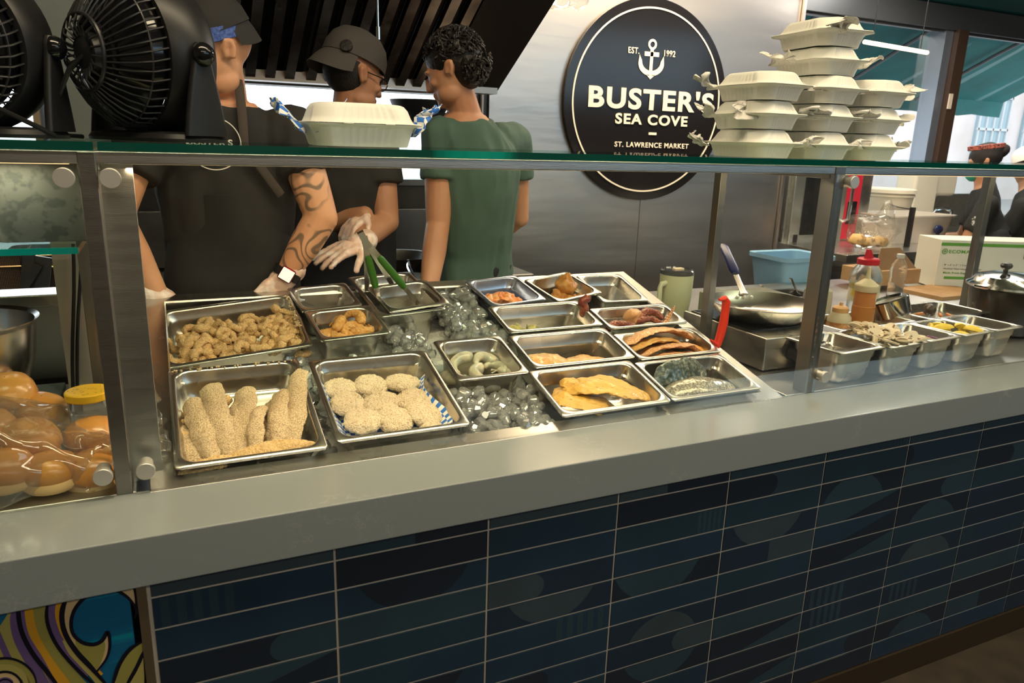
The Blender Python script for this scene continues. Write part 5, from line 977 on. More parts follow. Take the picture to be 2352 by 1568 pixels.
b = B(); b.tube([(.245, 0, .098), (.26, 0, .108), (.32, 0, .142), (.375, 0, .170), (.392, 0, .178)], [.014, .019, .0165, .018, .010], 14, R_h, True, .55); b.build('grip', mat('blue_silicone', (.012, .018, .10), .35), fp)
b = B()
for a in (-.16, 0, .16): q = V((.148 * cos(a), .148 * sin(a), .036)); b.sph(q, .007, R_h, 10, 6, (.6, 1, 1))
b.build('rivet', alu, fp)
def bottle(name, lab, px, py, y, prof, m, parts, z=None, n=28, cat='bottle', group=None):
    p = at_y(px, py, y); t = thing(name, lab, cat, (p.x, y, C0 if z is None else z), group=group); b = B(); b.lathe(prof, None, n, True, True); b.build('body', m, t)
    for nm_, pf, mm in parts: b = B(); b.lathe(pf, None, n, True, True); b.build(nm_, mm, t)
    return t
pe = mat('cream_plastic', (.72, .62, .42), .4, trans=.15, sub=.1)
bottle('squeeze_bottle', 'tall squeeze bottle half full of orange sauce with a cream nozzle', 1978, 740, .50, [(.032, 0), (.035, .003), (.036, .012), (.0355, .10), (.034, .165), (.033, .170)], mat('sauce_bottle', (.56, .22, .07), .3, trans=.1, coat=.3, sub=.1), [('sauce_line', [(.0362, .012), (.0365, .013), (.0363, .118), (.0355, .119)], mat('orange_sauce', (.50, .20, .05), .35)), ('cap', [(.037, .168), (.038, .171), (.038, .188), (.035, .192)], pe), ('nozzle', [(.035, .190), (.020, .203), (.009, .210), (.0065, .225), (.0045, .248)], pe)], C0 + .006)
bottle('squeeze_bottle', 'short wide squeeze bottle of dark orange relish, behind the steel post', 1927, 735, .52, [(.037, 0), (.040, .004), (.0405, .055), (.037, .068)], mat('relish', (.40, .15, .03), .35, noise_=(70, (.56, .26, .08), .45, .6), coat=.5), [('shoulder', [(.0385, .066), (.037, .082), (.026, .096), (.025, .099)], pe), ('cap', [(.026, .098), (.026, .112), (.018, .118), (.006, .120), (.005, .130)], mat('tan_cap', (.62, .34, .14), .5))], C0 + .006)
bottle('squeeze_bottle', 'large pale squeeze bottle seen on both sides of the steel post', 1874, 710, .66, [(.044, 0), (.048, .004), (.049, .13), (.046, .150), (.036, .158)], mat('pale_bottle', (.66, .64, .52), .35, trans=.35, sub=.1), [('cap', [(.034, .156), (.034, .176), (.020, .190), (.008, .196)], pe)])
jg = bottle('spice_jug', 'clear jug with a bright red flip lid', 1979, 700, .80, [(.050, 0), (.055, .005), (.056, .09), (.058, .15), (.052, .180), (.036, .200), (.034, .206)], mat('clear_plastic', (.85, .88, .90), .08, trans=.9, ior=1.2), [('lid', [(.040, .202), (.041, .204), (.041, .222), (.036, .226)], mat('red_lid', (.62, .01, .03), .35))])
b = B(); b.loft([[(x, y * .9, z) for x, y, z in rrect(.05, .012, .005, 0, 3)], [(x - .002, y, .020) for x, y, z in rrect(.036, .012, .005, 0, 3)], [(x - .008, y, .038) for x, y, z in rrect(.020, .010, .004, 0, 3)]], M.Translation((0, 0, .222)), True, True); b.build('flap', MAT['red_lid'], jg)
b = B(); b.lathe([(.0562, .06), (.0566, .06), (.0566, .13), (.0562, .13)], None, 28); b.build('paper_label', mat('yellow_white_label', (.70, .66, .50), .6, noise_=(14, (.75, .52, .05), .5, .56)), jg)
wbm = mat('water_bottle_plastic', (.9, .93, .95), .04, trans=.95, ior=1.25, bump=(30, .5, .006))
bottle('water_bottle', 'clear ribbed plastic water bottle standing in front of the brown carton', 2055, 672, 1.02, [(.030, 0), (.034, .004)] + [(.034 - .002 * (i % 2), .012 + i * .011) for i in range(9)] + [(.035, .115), (.034, .135), (.026, .158), (.015, .172), (.013, .176)], wbm, [('cap', [(.016, .176), (.0165, .178), (.0165, .192), (.014, .194)], mat('grey_cap_plastic', (.5, .5, .5), .4))])
# back row of pans and the perforated shaker
for k, x, y, w_, d_, lab in (('RB1', 2.13, .475, .36, .19, 'shallow steel pan behind the toppings row, holding the sauce bottles'), ('RB2', 2.55, .50, .34, .20, 'shallow steel pan with orange sticks, in front of the cartons')):
    pan(k, 'steam_pan', w_, d_, .085, lab, (x, y, C0 + .087), (0, 0, .05), False)
om = mat('orange_stick', (.62, .20, .04), .5)
for i in range(4):
    b = B(); b.rbox((0, 0, 0), (.10, .010, .009), .003); b.shake(.001, 60, i); put(tag(b.build('carrot_stick', om), 'orange carrot stick in the pan in front of the cartons', 'carrot', 'carrot sticks in the back pan'), 'RB2', (-.03 + .025 * i, .03 - .02 * i, -.02), (0, .1, .3 + i * .15))
b = B(); b.sph((0, 0, 0), .03, None, 14, 9, (1.1, .6, .7)); b.shake(.008, 50, 2); put(tag(b.build('mussel', mat('mussel_brown', (.05, .03, .02), .4), None, True, sharp=80), 'dark brown mussel-like lump beside the steel shaker', 'mussel'), 'RB2', (-.085, -.035, .012), (0, 0, .5))
sk = thing('steel_shaker', 'steel dredger with a perforated tilted lid, beside the orange squeeze bottle', 'shaker', mtx=Tm((at_y(2052, 735, .50).x, .50, C0 + .075), (-.30, -.28, 0)))
b = B(); b.lathe([(.001, 0), (.052, 0), (.058, .006), (.062, .045), (.064, .062), (.060, .066), (.054, .058), (.053, .02), (.001, .02)], None, 40); b.build('body', chrome, sk)
pm_ = bpy.data.materials.new('perforated_steel'); pm_.use_nodes = True; n_ = pm_.node_tree.nodes; l_ = pm_.node_tree.links; vo = n_.new('ShaderNodeTexVoronoi'); vo.inputs['Scale'].default_value = 190; vo.inputs['Randomness'].default_value = .15; tcx = n_.new('ShaderNodeTexCoord'); rr_ = n_.new('ShaderNodeValToRGB'); rr_.color_ramp.elements[0].position = .28; rr_.color_ramp.elements[1].position = .36; rr_.color_ramp.elements[0].color = (.02, .02, .02, 1); rr_.color_ramp.elements[1].color = (.42, .41, .38, 1); l_.new(tcx.outputs['Object'], vo.inputs['Vector']); l_.new(vo.outputs['Distance'], rr_.inputs[0]); l_.new(rr_.outputs[0], n_['Principled BSDF'].inputs['Base Color']); n_['Principled BSDF'].inputs['Metallic'].default_value = .8; n_['Principled BSDF'].inputs['Roughness'].default_value = .35
b = B(); b.lathe([(.001, .056), (.054, .053), (.055, .050)], None, 36, True); b.build('perforated_lid', pm_, sk)
# tumbler
mg = thing('tumbler_mug', 'pale green insulated tumbler with a handle and clear lid behind the octopus pan', 'tumbler', (at_y(1546, 730, .93).x, .93, C0 + .0))
gm = mat('sage_enamel', (.50, .52, .34), .35, coat=.2); b = B(); b.lathe([(.001, 0), (.038, 0), (.044, .004), (.050, .03), (.058, .10), (.060, .175), (.059, .180), (.056, .178), (.001, .17)], None, 40); b.build('body', gm, mg)
b = B(); b.tube([(-.056, -.0, .150), (-.082, -.0, .148), (-.088, 0, .135), (-.086, 0, .05), (-.080, 0, .035), (-.052, 0, .035)], [.008] * 6, 10, M.Rotation(.25, 4, 'Z'), True, 1.3); b.build('handle', gm, mg)
b = B(); b.lathe([(.059, .178), (.061, .180), (.061, .192), (.056, .196), (.052, .190), (.001, .189)], None, 40); b.build('lid', mat('smoke_lid', (.10, .11, .13), .08, trans=.6), mg); b = B(); b.rbox((-.012, -.020, .199), (.040, .022, .010), .003); b.build('lid_slider', pe, mg)
# black tray with spoons
tb = pan_mesh('black_tray', .30, .17, .04, mat('black_enamel', (.012, .012, .013), .3)); q = at_z(1790, 672, C0 + .045); tb.location = (q.x, q.y, C0 + .042); tb.rotation_euler = (0, 0, -.05); tag(tb, 'black tray holding steel spoons behind the frying pan', 'tray')
for i, (dx, dz, lab) in enumerate(((-.06, .02, 'steel spoon at the left in the black tray'), (.10, .04, 'steel ladle with a hole in its handle, leaning in the black tray'))):
    b = B(); b.tube([(dx + .03, -.01, -.02), (dx, .0, .0), (dx - .035, .01, .018 + dz)], [.006, .008, .013], 10, None, True, .3); o = b.build('serving_spoon', chrome); o.location = tb.location; tag(o, lab, 'spoon')
b = B(); q = at_y(1600, 705, .95); b.rbox((0, 0, .055), (.30, .16, .11), .004); b.rbox((-.12, .02, .118), (.05, .06, .012), .003); o = b.build('equipment_case', mat('olive_grey_case', (.18, .18, .13), .5)); o.location = (q.x + .13, .84, C0 + .002); tag(o, 'olive grey equipment case standing between the tumbler and the burner', 'case')
q = at_y(1832, 680, 1.45); b = B(); b.rloft([(.26, .20, 0, .03), (.32, .26, .20, .04), (.34, .28, .205, .04), (.34, .28, .225, .04), (.30, .24, .22, .04), (.24, .18, .02, .03)], None, True, True); o = b.build('blue_bin', mat('blue_plastic', (.22, .42, .62), .4, sub=.1)); o.location = (q.x + .03, 1.55, q.z - .03); tag(o, 'pale blue plastic bin behind the squeeze bottles', 'bin')
o = B().rbox((q.x + .1, 1.55, (q.z - .03 + FZ) / 2), (.5, .4, q.z - .03 - FZ - .001), .004).build('bin_cart', darksteel); tag(o, 'dark cart carrying the blue bin', 'cart')
# cartons
card = mat('cardboard', (.36, .21, .10), .8, noise_=(20, (.42, .26, .13), .4, .6)); wcard = mat('white_cardboard', (.66, .67, .62), .6); gpr = mat('green_print', (.10, .32, .04), .6)
q = at_y(2145, 658, 1.12); eb_ = thing('white_carton', 'white cardboard carton with green stripe and lettering', 'carton', (q.x, 1.12, q.z - .005), (0, 0, -.42))
b = B(); b.rbox((.26, .10, .115), (.52, .20, .23), .002); b.build('box', wcard, eb_); b = B(); b.box((.26, -.001, .210), (.52, .002, .014)); b.box((.10, -.001, .05), (.12, .0015, .012)); b.build('green_stripe', gpr, eb_, False)
def etext(s_, size, x, z, m=gpr, off=.0004, sx=1.2): o = text(s_, size, M.Translation((x, -.0012, z)) @ M.Rotation(pi / 2, 4, 'X'), m, eb_, 'carton_lettering', .0003, off, 'LEFT', sx, 1.1)
etext('ECOMATES', .022, .040, .168, sx=1.25); etext('EM-', .036, .40, .150, mat('dark_print', (.10, .12, .10), .7)); etext('9" x 6" x 3"  1 Compartment', .0105, .03, .108, MAT['dark_print'], 0); etext('Medium Fiber Hinged Container', .0105, .03, .090, MAT['dark_print'], 0); etext('Made From Sugarcane', .0130, .03, .070, gpr, .0002)
b = B(); b.lathe([(.010, 0), (.010, .001), (.0135, .001), (.0135, 0)], M.Translation((.022, -.001, .176)) @ M.Rotation(pi / 2, 4, 'X'), 24); b.box((.022, -.0015, .176), (.014, .001, .003)); b.box((.022, -.0015, .176), (.003, .001, .014)); b.build('leaf_logo', gpr, eb_, False)
q = at_y(2170, 700, .98); o = B().rbox((0, 0, .04), (.34, .24, .085), .002).build('brown_carton', card); o.location = (q.x + .03, 1.02, q.z - .002 - .02); tag(o, 'flat brown cardboard carton lying below the white carton', 'carton')
oc = thing('open_carton', 'open brown carton with a raised triangular flap behind the water bottle', 'carton', (at_y(2065, 655, 1.15).x, 1.18, C0 + .02))
b = B(); b.rbox((0, .08, .035), (.30, .20, .07), .002); b.build('box', card, oc); b = B(); b.loft([[(-.14, 0, .07), (.14, 0, .07), (.14, .004, .07), (-.14, .004, .07)], [(-.06, .05, .165), (.07, .05, .165), (.07, .054, .165), (-.06, .054, .165)]], None, True, True); b.build('flap', mat('cardboard_dark', (.22, .125, .06), .8), oc, False)
# soup pot
sp_ = thing('soup_pot', 'large dark soup kettle with a hinged steel lid at the right edge', 'soup pot', (at_y(2308, 700, .43).x, .43, C0)); sp_.scale = (.80, .80, .98); b = B()
b.lathe([(.001, 0), (.12, 0), (.135, .01), (.142, .05), (.150, .12), (.152, .165), (.158, .170), (.001, .168)], None, 48); b.build('kettle', mat('kettle_black', (.03, .022, .018), .25, coat=.4), sp_)
b = B(); b.lathe([(.150, .168), (.168, .172), (.170, .180), (.160, .186), (.150, .190), (.135, .210), (.08, .222), (.001, .226)], None, 48); b.build('lid', chrome, sp_); b = B(); b.lathe([(.010, .224), (.010, .236), (.022, .244), (.025, .252), (.018, .260), (.001, .262)], M.Translation((-.045, 0, 0)), 20, True, True); b.build('lid_knob', blackp, sp_)
b = B(); b.tube([(-.163, -.02, .176), (-.19, -.03, .178), (-.19, .03, .178), (-.163, .02, .176)], .005, 8); b.build('handle', chrome, sp_)
# ================================================================ FAR KITCHEN
YO = 2.68; q0 = at_y(1799, 570, YO); q1 = at_y(1985, 585, YO)
ov = thing('combi_oven', 'steel combi oven with a dark glass door and a red control panel', 'oven', (q0.x, YO, q0.z)); ow = q1.x - q0.x
b = B(); b.rbox((ow / 2, .26, .34), (ow, .48, .68), .01); b.build('cabinet', steel, ov); b = B(); xw0 = at_y(1840, 480, YO).x - q0.x; xw1 = at_y(1893, 480, YO).x - q0.x; xr0 = at_y(1938, 480, YO).x - q0.x; xr1 = at_y(1972, 480, YO).x - q0.x
b.rbox((xr0 / 2 + .01, .008, .34), (xr0 - .03, .04, .62), .008); b.build('door', mat('door_frame_steel', (.62, .64, .60), .25, .9), ov); b = B(); b.rbox(((xw0 + xr0 - .07) / 2, -.014, .34), (xr0 - .07 - xw0, .008, .50), .004); b.build('door_glass', mat('oven_glass', (.012, .013, .014), .08), ov)
b = B(); b.rbox(((xr0 + xr1) / 2, .012, .36), (xr1 - xr0, .03, .62), .004); b.build('control_panel', mat('red_panel', (.55, .02, .045), .35), ov); b = B(); b.rbox(((xr0 + xr1) / 2, -.005, .24), (.09, .006, .16), .003); b.build('display', blackg, ov); b = B(); b.tube([(xr0 - .005, -.01, .18), (xr0 - .005, -.055, .20), (xr0 - .005, -.06, .40), (xr0 - .005, -.055, .52), (xr0 - .005, -.01, .54)], .011, 8); b.build('handle', chrome, ov)
b = B(); b.rbox((.085, -.012, .06), (.035, .012, .07), .003); b.build('latch', blackp, ov)
ot = thing('oven_stand', 'steel stand carrying the combi oven', 'stand', (q0.x, YO - .04, FZ)); b = B(); b.rbox((ow / 2 + .02, .24, q0.z - FZ - .045), (ow + .08, .56, .085), .004); b.rbox((ow / 2 + .02, .24, q0.z - FZ - .16), (ow + .04, .52, .03), .003); b.build('tabletop', steel, ot)
for x in (.03, ow + .02):
    for y in (.02, .46): b = B(); b.cyl((x, y, 0), (x, y, q0.z - FZ - .09), .02); b.build('leg', steel, ot)
pt = thing('prep_table', 'steel prep table under the right-hand windows', 'table', (6.24, 3.02, FZ)); b = B(); b.rbox((0, 0, .84), (2.7, .95, .04), .004); b.build('tabletop', steel, pt)
for x in (-1.28, 1.28):
    for y in (-.4, .4): b = B(); b.cyl((x, y, 0), (x, y, .82), .022); b.build('leg', steel, pt)
b = B(); b.rbox((0, 0, .25), (2.5, .85, .02), .003); b.build('undershelf', steel, pt)
TZ = FZ + .86
q = at_y(2030, 480, 3.05); bk = thing('bucket', 'white plastic bucket with a lid by the window', 'bucket', (q.x, 3.05, TZ)); wp_ = mat('white_plastic', (.74, .66, .52), .45, sub=.1)
hb = at_y(2030, 432, 3.05).z - TZ; b = B(); b.lathe([(.001, 0), (.15, 0), (.165, .02), (.20, hb - .08), (.205, hb - .06), (.213, hb - .058), (.213, hb - .045), (.205, hb - .043), (.207, hb - .03)], None, 40); b.build('body', wp_, bk); b = B(); b.lathe([(.001, hb - .012), (.19, hb - .012), (.20, hb), (.22, hb - .004), (.222, hb - .03), (.21, hb - .032)], None, 40); b.build('lid', wp_, bk); b = B(); b.tube([(-.2, -.02, hb - .06), (-.1, -.19, hb - .13), (.05, -.21, hb - .15), (.2, -.05, hb - .06)], .005, 6); b.build('wire_handle', chrome, bk)
q = at_y(2105, 575, 2.45); tu = thing('clear_tub', 'clear plastic tub with a dark blue latch', 'tub', (q.x, 2.60, TZ)); ct = mat('milky_plastic', (.72, .66, .58), .25, trans=.3, sub=.1); b = B(); b.rloft([(.56, .30, 0, .04), (.60, .34, .10, .05), (.64, .38, .205, .05), (.67, .41, .21, .05), (.67, .41, .22, .05), (.63, .37, .22, .05), (.58, .32, .10, .05), (.54, .28, .01, .04)], None, True, True); b.build('body', ct, tu); b = B(); b.sph((.12, -.205, .12), .04, None, 14, 8, (1.2, .5, .8)); b.cyl((.12, -.205, .10), (.12, -.205, .05), .012); b.build('latch', mat('navy_plastic', (.01, .015, .07), .3), tu)
b = B(); b.rbox((0, 0, .12), (.03, .03, .30), .004); b.mi = 1; b.rbox((0, -.001, -.03), (.05, .04, .05), .006); o = b.build('temperature_probe', [blackp, MAT['red_lid']]); q = at_y(2083, 560, 2.3); o.location = (q.x, 2.3, q.z - .02); tag(o, 'black handled device with a red base in front of the clear tub', 'device')
q = at_y(2010, 560, 2.2); b = B(); b.sph((0, 0, 0), 1, Tm((0, 0, .10), (0, 0, 0), (.20, .13, .12)), 40, 26); b.tube([(.08, 0, .15), (.12, 0, .24), (.10, .02, .30)], [.09, .04, .02], 14); b.shake(.045, 9, 2); b.shake(.02, 24, 5)
o = b.build('plastic_bag', film, None, True, sharp=80); o.location = (q.x + .05, 2.28, q.z - .03); tag(o, 'crumpled clear plastic bag of bread slices next to the oven', 'plastic bag')
for i, (dx, dz) in enumerate(((-.15, .02), (-.05, .0), (.06, .0))):
    b = B(); b.sph((0, 0, 0), .055, None, 16, 10, (1.2, .8, .6)); b.shake(.012, 30, i); k = b.build('bread_slice', mat('toasted_bread', (.62, .40, .16), .8, noise_=(20, (.30, .13, .04), .5, .65)), None, True, sharp=80); k.location = (q.x + .02 + dx, 2.24, q.z + .01 + dz); tag(k, ('browned bread piece at the left of the plastic bag', 'bread piece in the middle of the plastic bag', 'bread piece at the right of the plastic bag')[i], 'bread')
b = B(); q = at_y(1985, 575, 2.2); b.rbox((q.x + .35, 2.40, q.z - .03), (1.25, .62, .05), .004); for_ = b.build('side_table', steel); tag(for_, 'steel side table beside the oven', 'table')
q = at_y(2148, 505, 3.0); fa = thing('gooseneck_faucet', 'chrome gooseneck faucet at the sink by the window', 'faucet', (q.x - .05, 3.0, TZ)); hz = at_y(2148, 478, 3.0).z - TZ; b = B(); b.tube([(0, 0, 0), (0, 0, hz - .06), (.02, -.02, hz - .015), (.07, -.05, hz), (.12, -.08, hz - .02), (.13, -.085, hz - .08)], .016, 10); b.build('spout', chrome, fa)
q = at_y(2100, 460, 3.25); b = B(); b.rbox((0, 0, 0), (.30, .2, .52), .03); b.rbox((.28, .02, .12), (.34, .15, .20), .03); o = b.build('towel_dispenser', wp_); o.location = (q.x, 3.25, q.z + .02); tag(o, 'cream towel dispenser by the window behind the faucet', 'dispenser')
b = B(); q = at_y(2160, 490, 3.45); b.rbox((0, 0, 0), (.9, .04, .36), .01); o = b.build('sink_splashback', steel); o.location = (q.x, 3.46, q.z); tag(o, 'steel splashback behind the sink', 'splashback')
# glowing tube drawn for a tube lamp's reflection in the window
tl = at_y(1985, 96, 3.3); tr_ = at_y(2130, 121, 3.3); b = B(); b.tube([tl, tr_], .016, 8); bl_ = tag(b.build('tube_reflection', mat('tube_glow', (1, .9, .7), .4, emis=(1, .80, .52), es=4)), 'thin warm white glowing tube standing in for a lamp reflection in the window', 'reflection')
b = B()
for q in (tl.lerp(tr_, .12), tl.lerp(tr_, .88)): b.cyl(q, (q.x, q.y, 3.3), .004, 6)
b.build('hanging_rod', blackp, bl_)
# two cooks at the window
def simple_person(lab, hp, facing, lean, shirt, hairc, arm, extra=None):
    h = V(hp); root = thing('person', lab, 'person', (h.x, h.y, FZ)); f = V((cos(facing), sin(facing), 0)); s_ = V((f.y, -f.x, 0)); ch_ = h - f * .06 - V((0, 0, .42)); nk_ = h - f * .02 - V((0, 0, .16)); pl_ = V((ch_.x, ch_.y, 1.0)) - f * .08
    a0, a1 = ch_ + s_ * .19 + V((0, 0, .13)), ch_ - s_ * .19 + V((0, 0, .13)); T_ = Tm(h, (-.35, 0, facing - pi / 2)); b = B(); torso(b, pl_, ch_, nk_, a0, a1); head(b, T_); limb(b, [ch_ + V((0, 0, .08)), nk_, h - V((0, 0, .05))], [.07, .055, .055]); ends = []
    for sg_, a_ in ((1, a0), (-1, a1)):
        e_ = a_ + f * .10 - V((0, 0, .27)) + s_ * .03 * sg_; w_ = e_ + f * .22 + V((0, 0, -.02)) - s_ * .05 * sg_; limb(b, [a_, e_, w_], [.055, .042, .028]); hand(b, w_, f - V((0, 0, .4)), V((0, 0, -1)), .95, .3, .05, sg_); ends.append((a_, e_, w_, sg_))
    fw_ = f; legs(b, pl_, s_, fw_); wbuild(b, 'body', skinmat('skin_olive', (.5, .27, .155), (.44, .2, .11)), root, .009, 3)
    b = B(); torso(b, pl_, ch_, nk_ - V((0, 0, .01)), a0, a1, .016)
    for a_, e_, w_, sg_ in ends: limb(b, [ch_.lerp(a_, .5), a_, a_.lerp(e_, .25)], [.08, .068, .064]); b.cyl(a_.lerp(e_, .2), a_.lerp(e_, .7), .064, 16, .068)
    o = wbuild(b, 'shirt', shirt, root, .011, 4); folds(o, .005, 13, h.x)
    b = B(); legs(b, pl_, s_, fw_, .018); wbuild(b, 'trousers', trouser, root, .014, 2)
    b = B()
    for a_, e_, w_, sg_ in ends: hand(b, w_, f - V((0, 0, .4)), V((0, 0, -1)), 1.05, .3, .05, sg_)
    wbuild(b, 'glove', mat('white_glove', (.75, .72, .70), .4), root, .007, 2)
    b = B(); b.sph((0, 0, 0), 1, T_ @ Tm((0, -.02, .03), (0, 0, 0), (.088, .105, .095)), 24, 14); b.sph((0, 0, 0), 1, T_ @ Tm((0, -.12, .04), (0, 0, 0), (.045, .045, .045)), 16, 10); b.shake(.006, 40, 2); wbuild(b, 'hair', hairc, root)
    return root, T_, ends, f
hm = mat('black_hair', (.012, .009, .008), .7)
q = at_y(2222, 372, 2.42); rt, T4, en, f4 = simple_person('worker in black T-shirt and white gloves with dark hair bun at the prep table', (q.x, 2.30, q.z + .01), radians(128), 0, black_cloth, hm, 0)
b = B(); b.lathe([(.090, .0), (.096, .004), (.096, .030), (.088, .034)], T4 @ Tm((0, -.03, .075), (.2, 0, 0), (1, 1.2, 1)), 30); wbuild(b, 'striped_headband', mat('red_stripe', (.40, .10, .06), .8, noise_=(60, (.05, .02, .02), .48, .52), stretch=(3, .2, 3)), rt)
b = B(); b.sph((0, 0, 0), 1, T4 @ Tm((0, .085, -.065), (0, 0, 0), (.055, .045, .055)), 18, 10); wbuild(b, 'face_mask', mat('teal_mask', (.02, .33, .24), .7), rt)
p_ = at_y(2195, 490, 2.22); b = B(); b.lathe([(.001, 0), (.042, 0), (.042, .002)], M.Translation((0, 0, 0)), 20); o = b.build('sleeve_badge', mat('badge_white', (.62, .62, .62), .6, noise_=(60, (.03, .03, .03), .48, .52))); Rb = (CL - p_).to_track_quat('Z', 'Y').to_matrix().to_4x4(); aa = en[1][0] if (en[1][0] - CL).length < (en[0][0] - CL).length else en[0][0]
ee = en[1][1] if aa == en[1][0] else en[0][1]; pb = aa.lerp(ee, .42) + (CL - aa).normalized() * .074; o.matrix_world = M.Translation(pb) @ (CL - aa).to_track_quat('Z', 'Y').to_matrix().to_4x4(); o.parent = rt; o.matrix_parent_inverse = M.Translation(-V(rt.location))
q = at_y(2345, 385, 2.3); rt, T5, en, f5 = simple_person('worker in black with a pale cap, cut off by the right edge of the photo', (q.x + .08, 2.3, q.z + .02), radians(110), 0, black_cloth, hm, 0)
cap(T5, mat('cream_cap', (.62, .58, .50), .7), rt, 1.05, True, .3)
# ================================================================ COOKING LINE behind the cooks
sv = thing('cooking_range', 'black cooking range along the back wall behind the cooks', 'cooking range', (.55, 2.28, FZ)); b = B(); b.rbox((0, 0, .44), (2.3, .56, .88), .008); b.build('body', darksteel, sv); b = B(); b.rbox((0, .26, 1.02), (2.3, .03, .26), .004); b.build('backsplash', darksteel, sv)
for i in range(4): b = B(); b.lathe([(.10, .885), (.105, .90), (.03, .90), (.03, .885)], M.Translation((-.8 + i * .5, -.02, 0)), 24); b.build('burner_ring', blackp, sv)
q = at_y(915, 590, 1.95); sl = thing('saute_pan', 'dark saute pan with a pale worn rim on the range behind the gloved hand', 'frying pan', (q.x, 1.95, q.z - .05)); b = B(); b.lathe([(.001, 0), (.12, 0), (.15, .03), (.16, .06), (.163, .062), (.155, .06), (.14, .03), (.11, .008), (.001, .008)], None, 44); b.build('pan_body', darksteel, sl); b = B(); b.tube([(.0, -.15, .05), (-.02, -.22, .035), (-.02, -.36, -.03)], [.012, .011, .014], 10); b.build('handle', chrome, sl)
fr = thing('upright_cabinet', 'dark upright steel cabinet between the third cook and the wall', 'cabinet', (at_y(950, 450, 1.86).x, 1.86, FZ)); b = B(); b.rbox((.24, 0, .75), (.26, .22, 1.5), .01); b.build('body', mat('navy_steel', (.035, .042, .06), .35, .7), fr); b = B(); b.cyl((.15, -.13, .9), (.15, -.13, 1.3), .01); b.build('handle', chrome, fr)
sh_ = thing('wall_shelf', 'steel wall shelf above the range, under the hood', 'shelf', (at_y(985, 290, 2.45).x, 2.45, at_y(985, 286, 2.45).z)); b = B(); b.rbox((0, 0, -.012), (.42, .26, .02), .003); b.build('shelf_board', steel, sh_, False); b = B(); b.box((-.18, .10, -.08), (.02, .06, .13)); b.box((.18, .10, -.08), (.02, .06, .13)); b.build('bracket', darksteel, sh_, False)
for i, (dx, r, lab) in enumerate(((-.02, .13, 'large black pan, lower of two on the wall shelf'), (-.05, .15, 'black wrapped pan, upper of two on the wall shelf'))):
    b = B(); b.lathe([(.001, 0), (r * .8, 0), (r * .95, .035), (r, .055), (r * .97, .055), (r * .75, .01), (.001, .01)], None, 36); o = b.build('black_pan', blackp); o.location = (sh_.location.x + dx, 2.43, sh_.location.z + .0005 + i * .056); tag(o, lab, 'pan')
# ================================================================ LEFT BAY
xl, xr = at_y(132, 700, .66).x, at_y(268, 700, .66).x - .06
b = B(); b.box(((xl + xr) / 2 + .03, .74, 1.18), (xr - xl + .06, .14, .475)); b.build('column_steel', mat('column_cladding', (.55, .52, .47), .45, .9, bump=(60, .25, .0008), stretch=(1, 1, 14)), None, False); cs = bpy.data.objects['column_steel']; tag(cs, 'brushed steel clad lower part of the grey column behind the left fan', 'column cladding')
xa, xb = at_y(88, 100, .72).x, at_y(240, 250, .72).x
struct(B().box(((xa + xb) / 2, .78, 2.36), (xb - xa, .12, 1.86)).build('trim_4', mat('column_grey', (.085, .10, .098), .75, noise_=(2.5, (.13, .145, .14), .35, .7), bump=(60, .3)), None, False))
struct(B().box((xa - .02, .78, 2.36), (.012, .14, 1.86)).build('trim_5', mat('jamb_tan', (.20, .16, .11), .6), None, False))
for i, (u0, u1) in enumerate(((168, 168), (186, 176))):
    b = B(); pts = [at_y(u0 + (u1 - u0) * k / 6 + 2 * sin(k + i), 560 + k * 55, .645) for k in range(7)]; b.tube(pts, .0038, 7); tag(b.build('black_cable', blackp), ('black cable hanging down the steel column, left one', 'black cable hanging down the steel column, right one')[i], 'cable')
LZ = CT + .4345
q = at_y(112, 470, .30); tc_ = thing('plastic_food_pan', 'translucent grey plastic food pan standing on the lower glass shelf at the left', 'container', (q.x + .004, .30, LZ)); b = B(); b.rloft([(.150, .135, 0, .02), (.156, .140, .004, .022), (.168, .152, .115, .026), (.170, .154, .131, .026), (.196, .176, .133, .012), (.196, .176, .138, .012), (.168, .150, .138, .026), (.160, .144, .115, .026), (.150, .134, .006, .02)], None, True, True); b.build('body', mat('smoke_plastic', (.20, .23, .23), .25, trans=.25, noise_=(50, (.13, .16, .16), .5, .6)), tc_); b = B(); b.rbox((0, 0, .058), (.146, .128, .104), .02); b.build('contents', mat('grey_food', (.10, .13, .12), .6, noise_=(60, (.05, .07, .065), .5, .6)), tc_)
b = B(); b.rbox((0, 0, .142), (.19, .17, .006), .002); b.build('lid', film, tc_)
mb_ = thing('mixing_bowl', 'steel mixing bowl at the left edge, standing on the blue-white board', 'bowl', (at_y(92, 740, .50).x - .143, .50, CT + .019)); mb_.scale = (1, 1, (at_y(60, 728, .50).z - CT - .019) / .157); b = B(); b.lathe([(.001, 0), (.05, 0), (.07, .008), (.105, .05), (.128, .105), (.136, .150), (.143, .156), (.143, .158), (.134, .154), (.125, .105), (.102, .052), (.066, .011), (.001, .004)], None, 56); b.build('bowl_body', mat('bowl_steel', (.40, .38, .36), .22, 1), mb_)
o = B().rbox((0, 0, .008), (.30, .42, .016), .003).build('cutting_board', mat('pale_blue_board', (.52, .62, .66), .5, noise_=(40, (.36, .46, .50), .55, .75))); o.location = (at_z(70, 850, CT).x - .05, .60, CT + .001); tag(o, 'pale blue-white cutting board under the mixing bowl', 'cutting board')
ss = thing('steel_side_rail', 'steel rail and panel in the left bay behind the mixing bowl', 'rail', (-.42, .92, CT)); b = B(); b.rbox((0, 0, .10), (.72, .04, .20), .004); b.build('panel', brushed, ss); b = B(); b.rbox((0, -.03, .215), (.72, .10, .03), .003); b.build('rail', steel, ss)
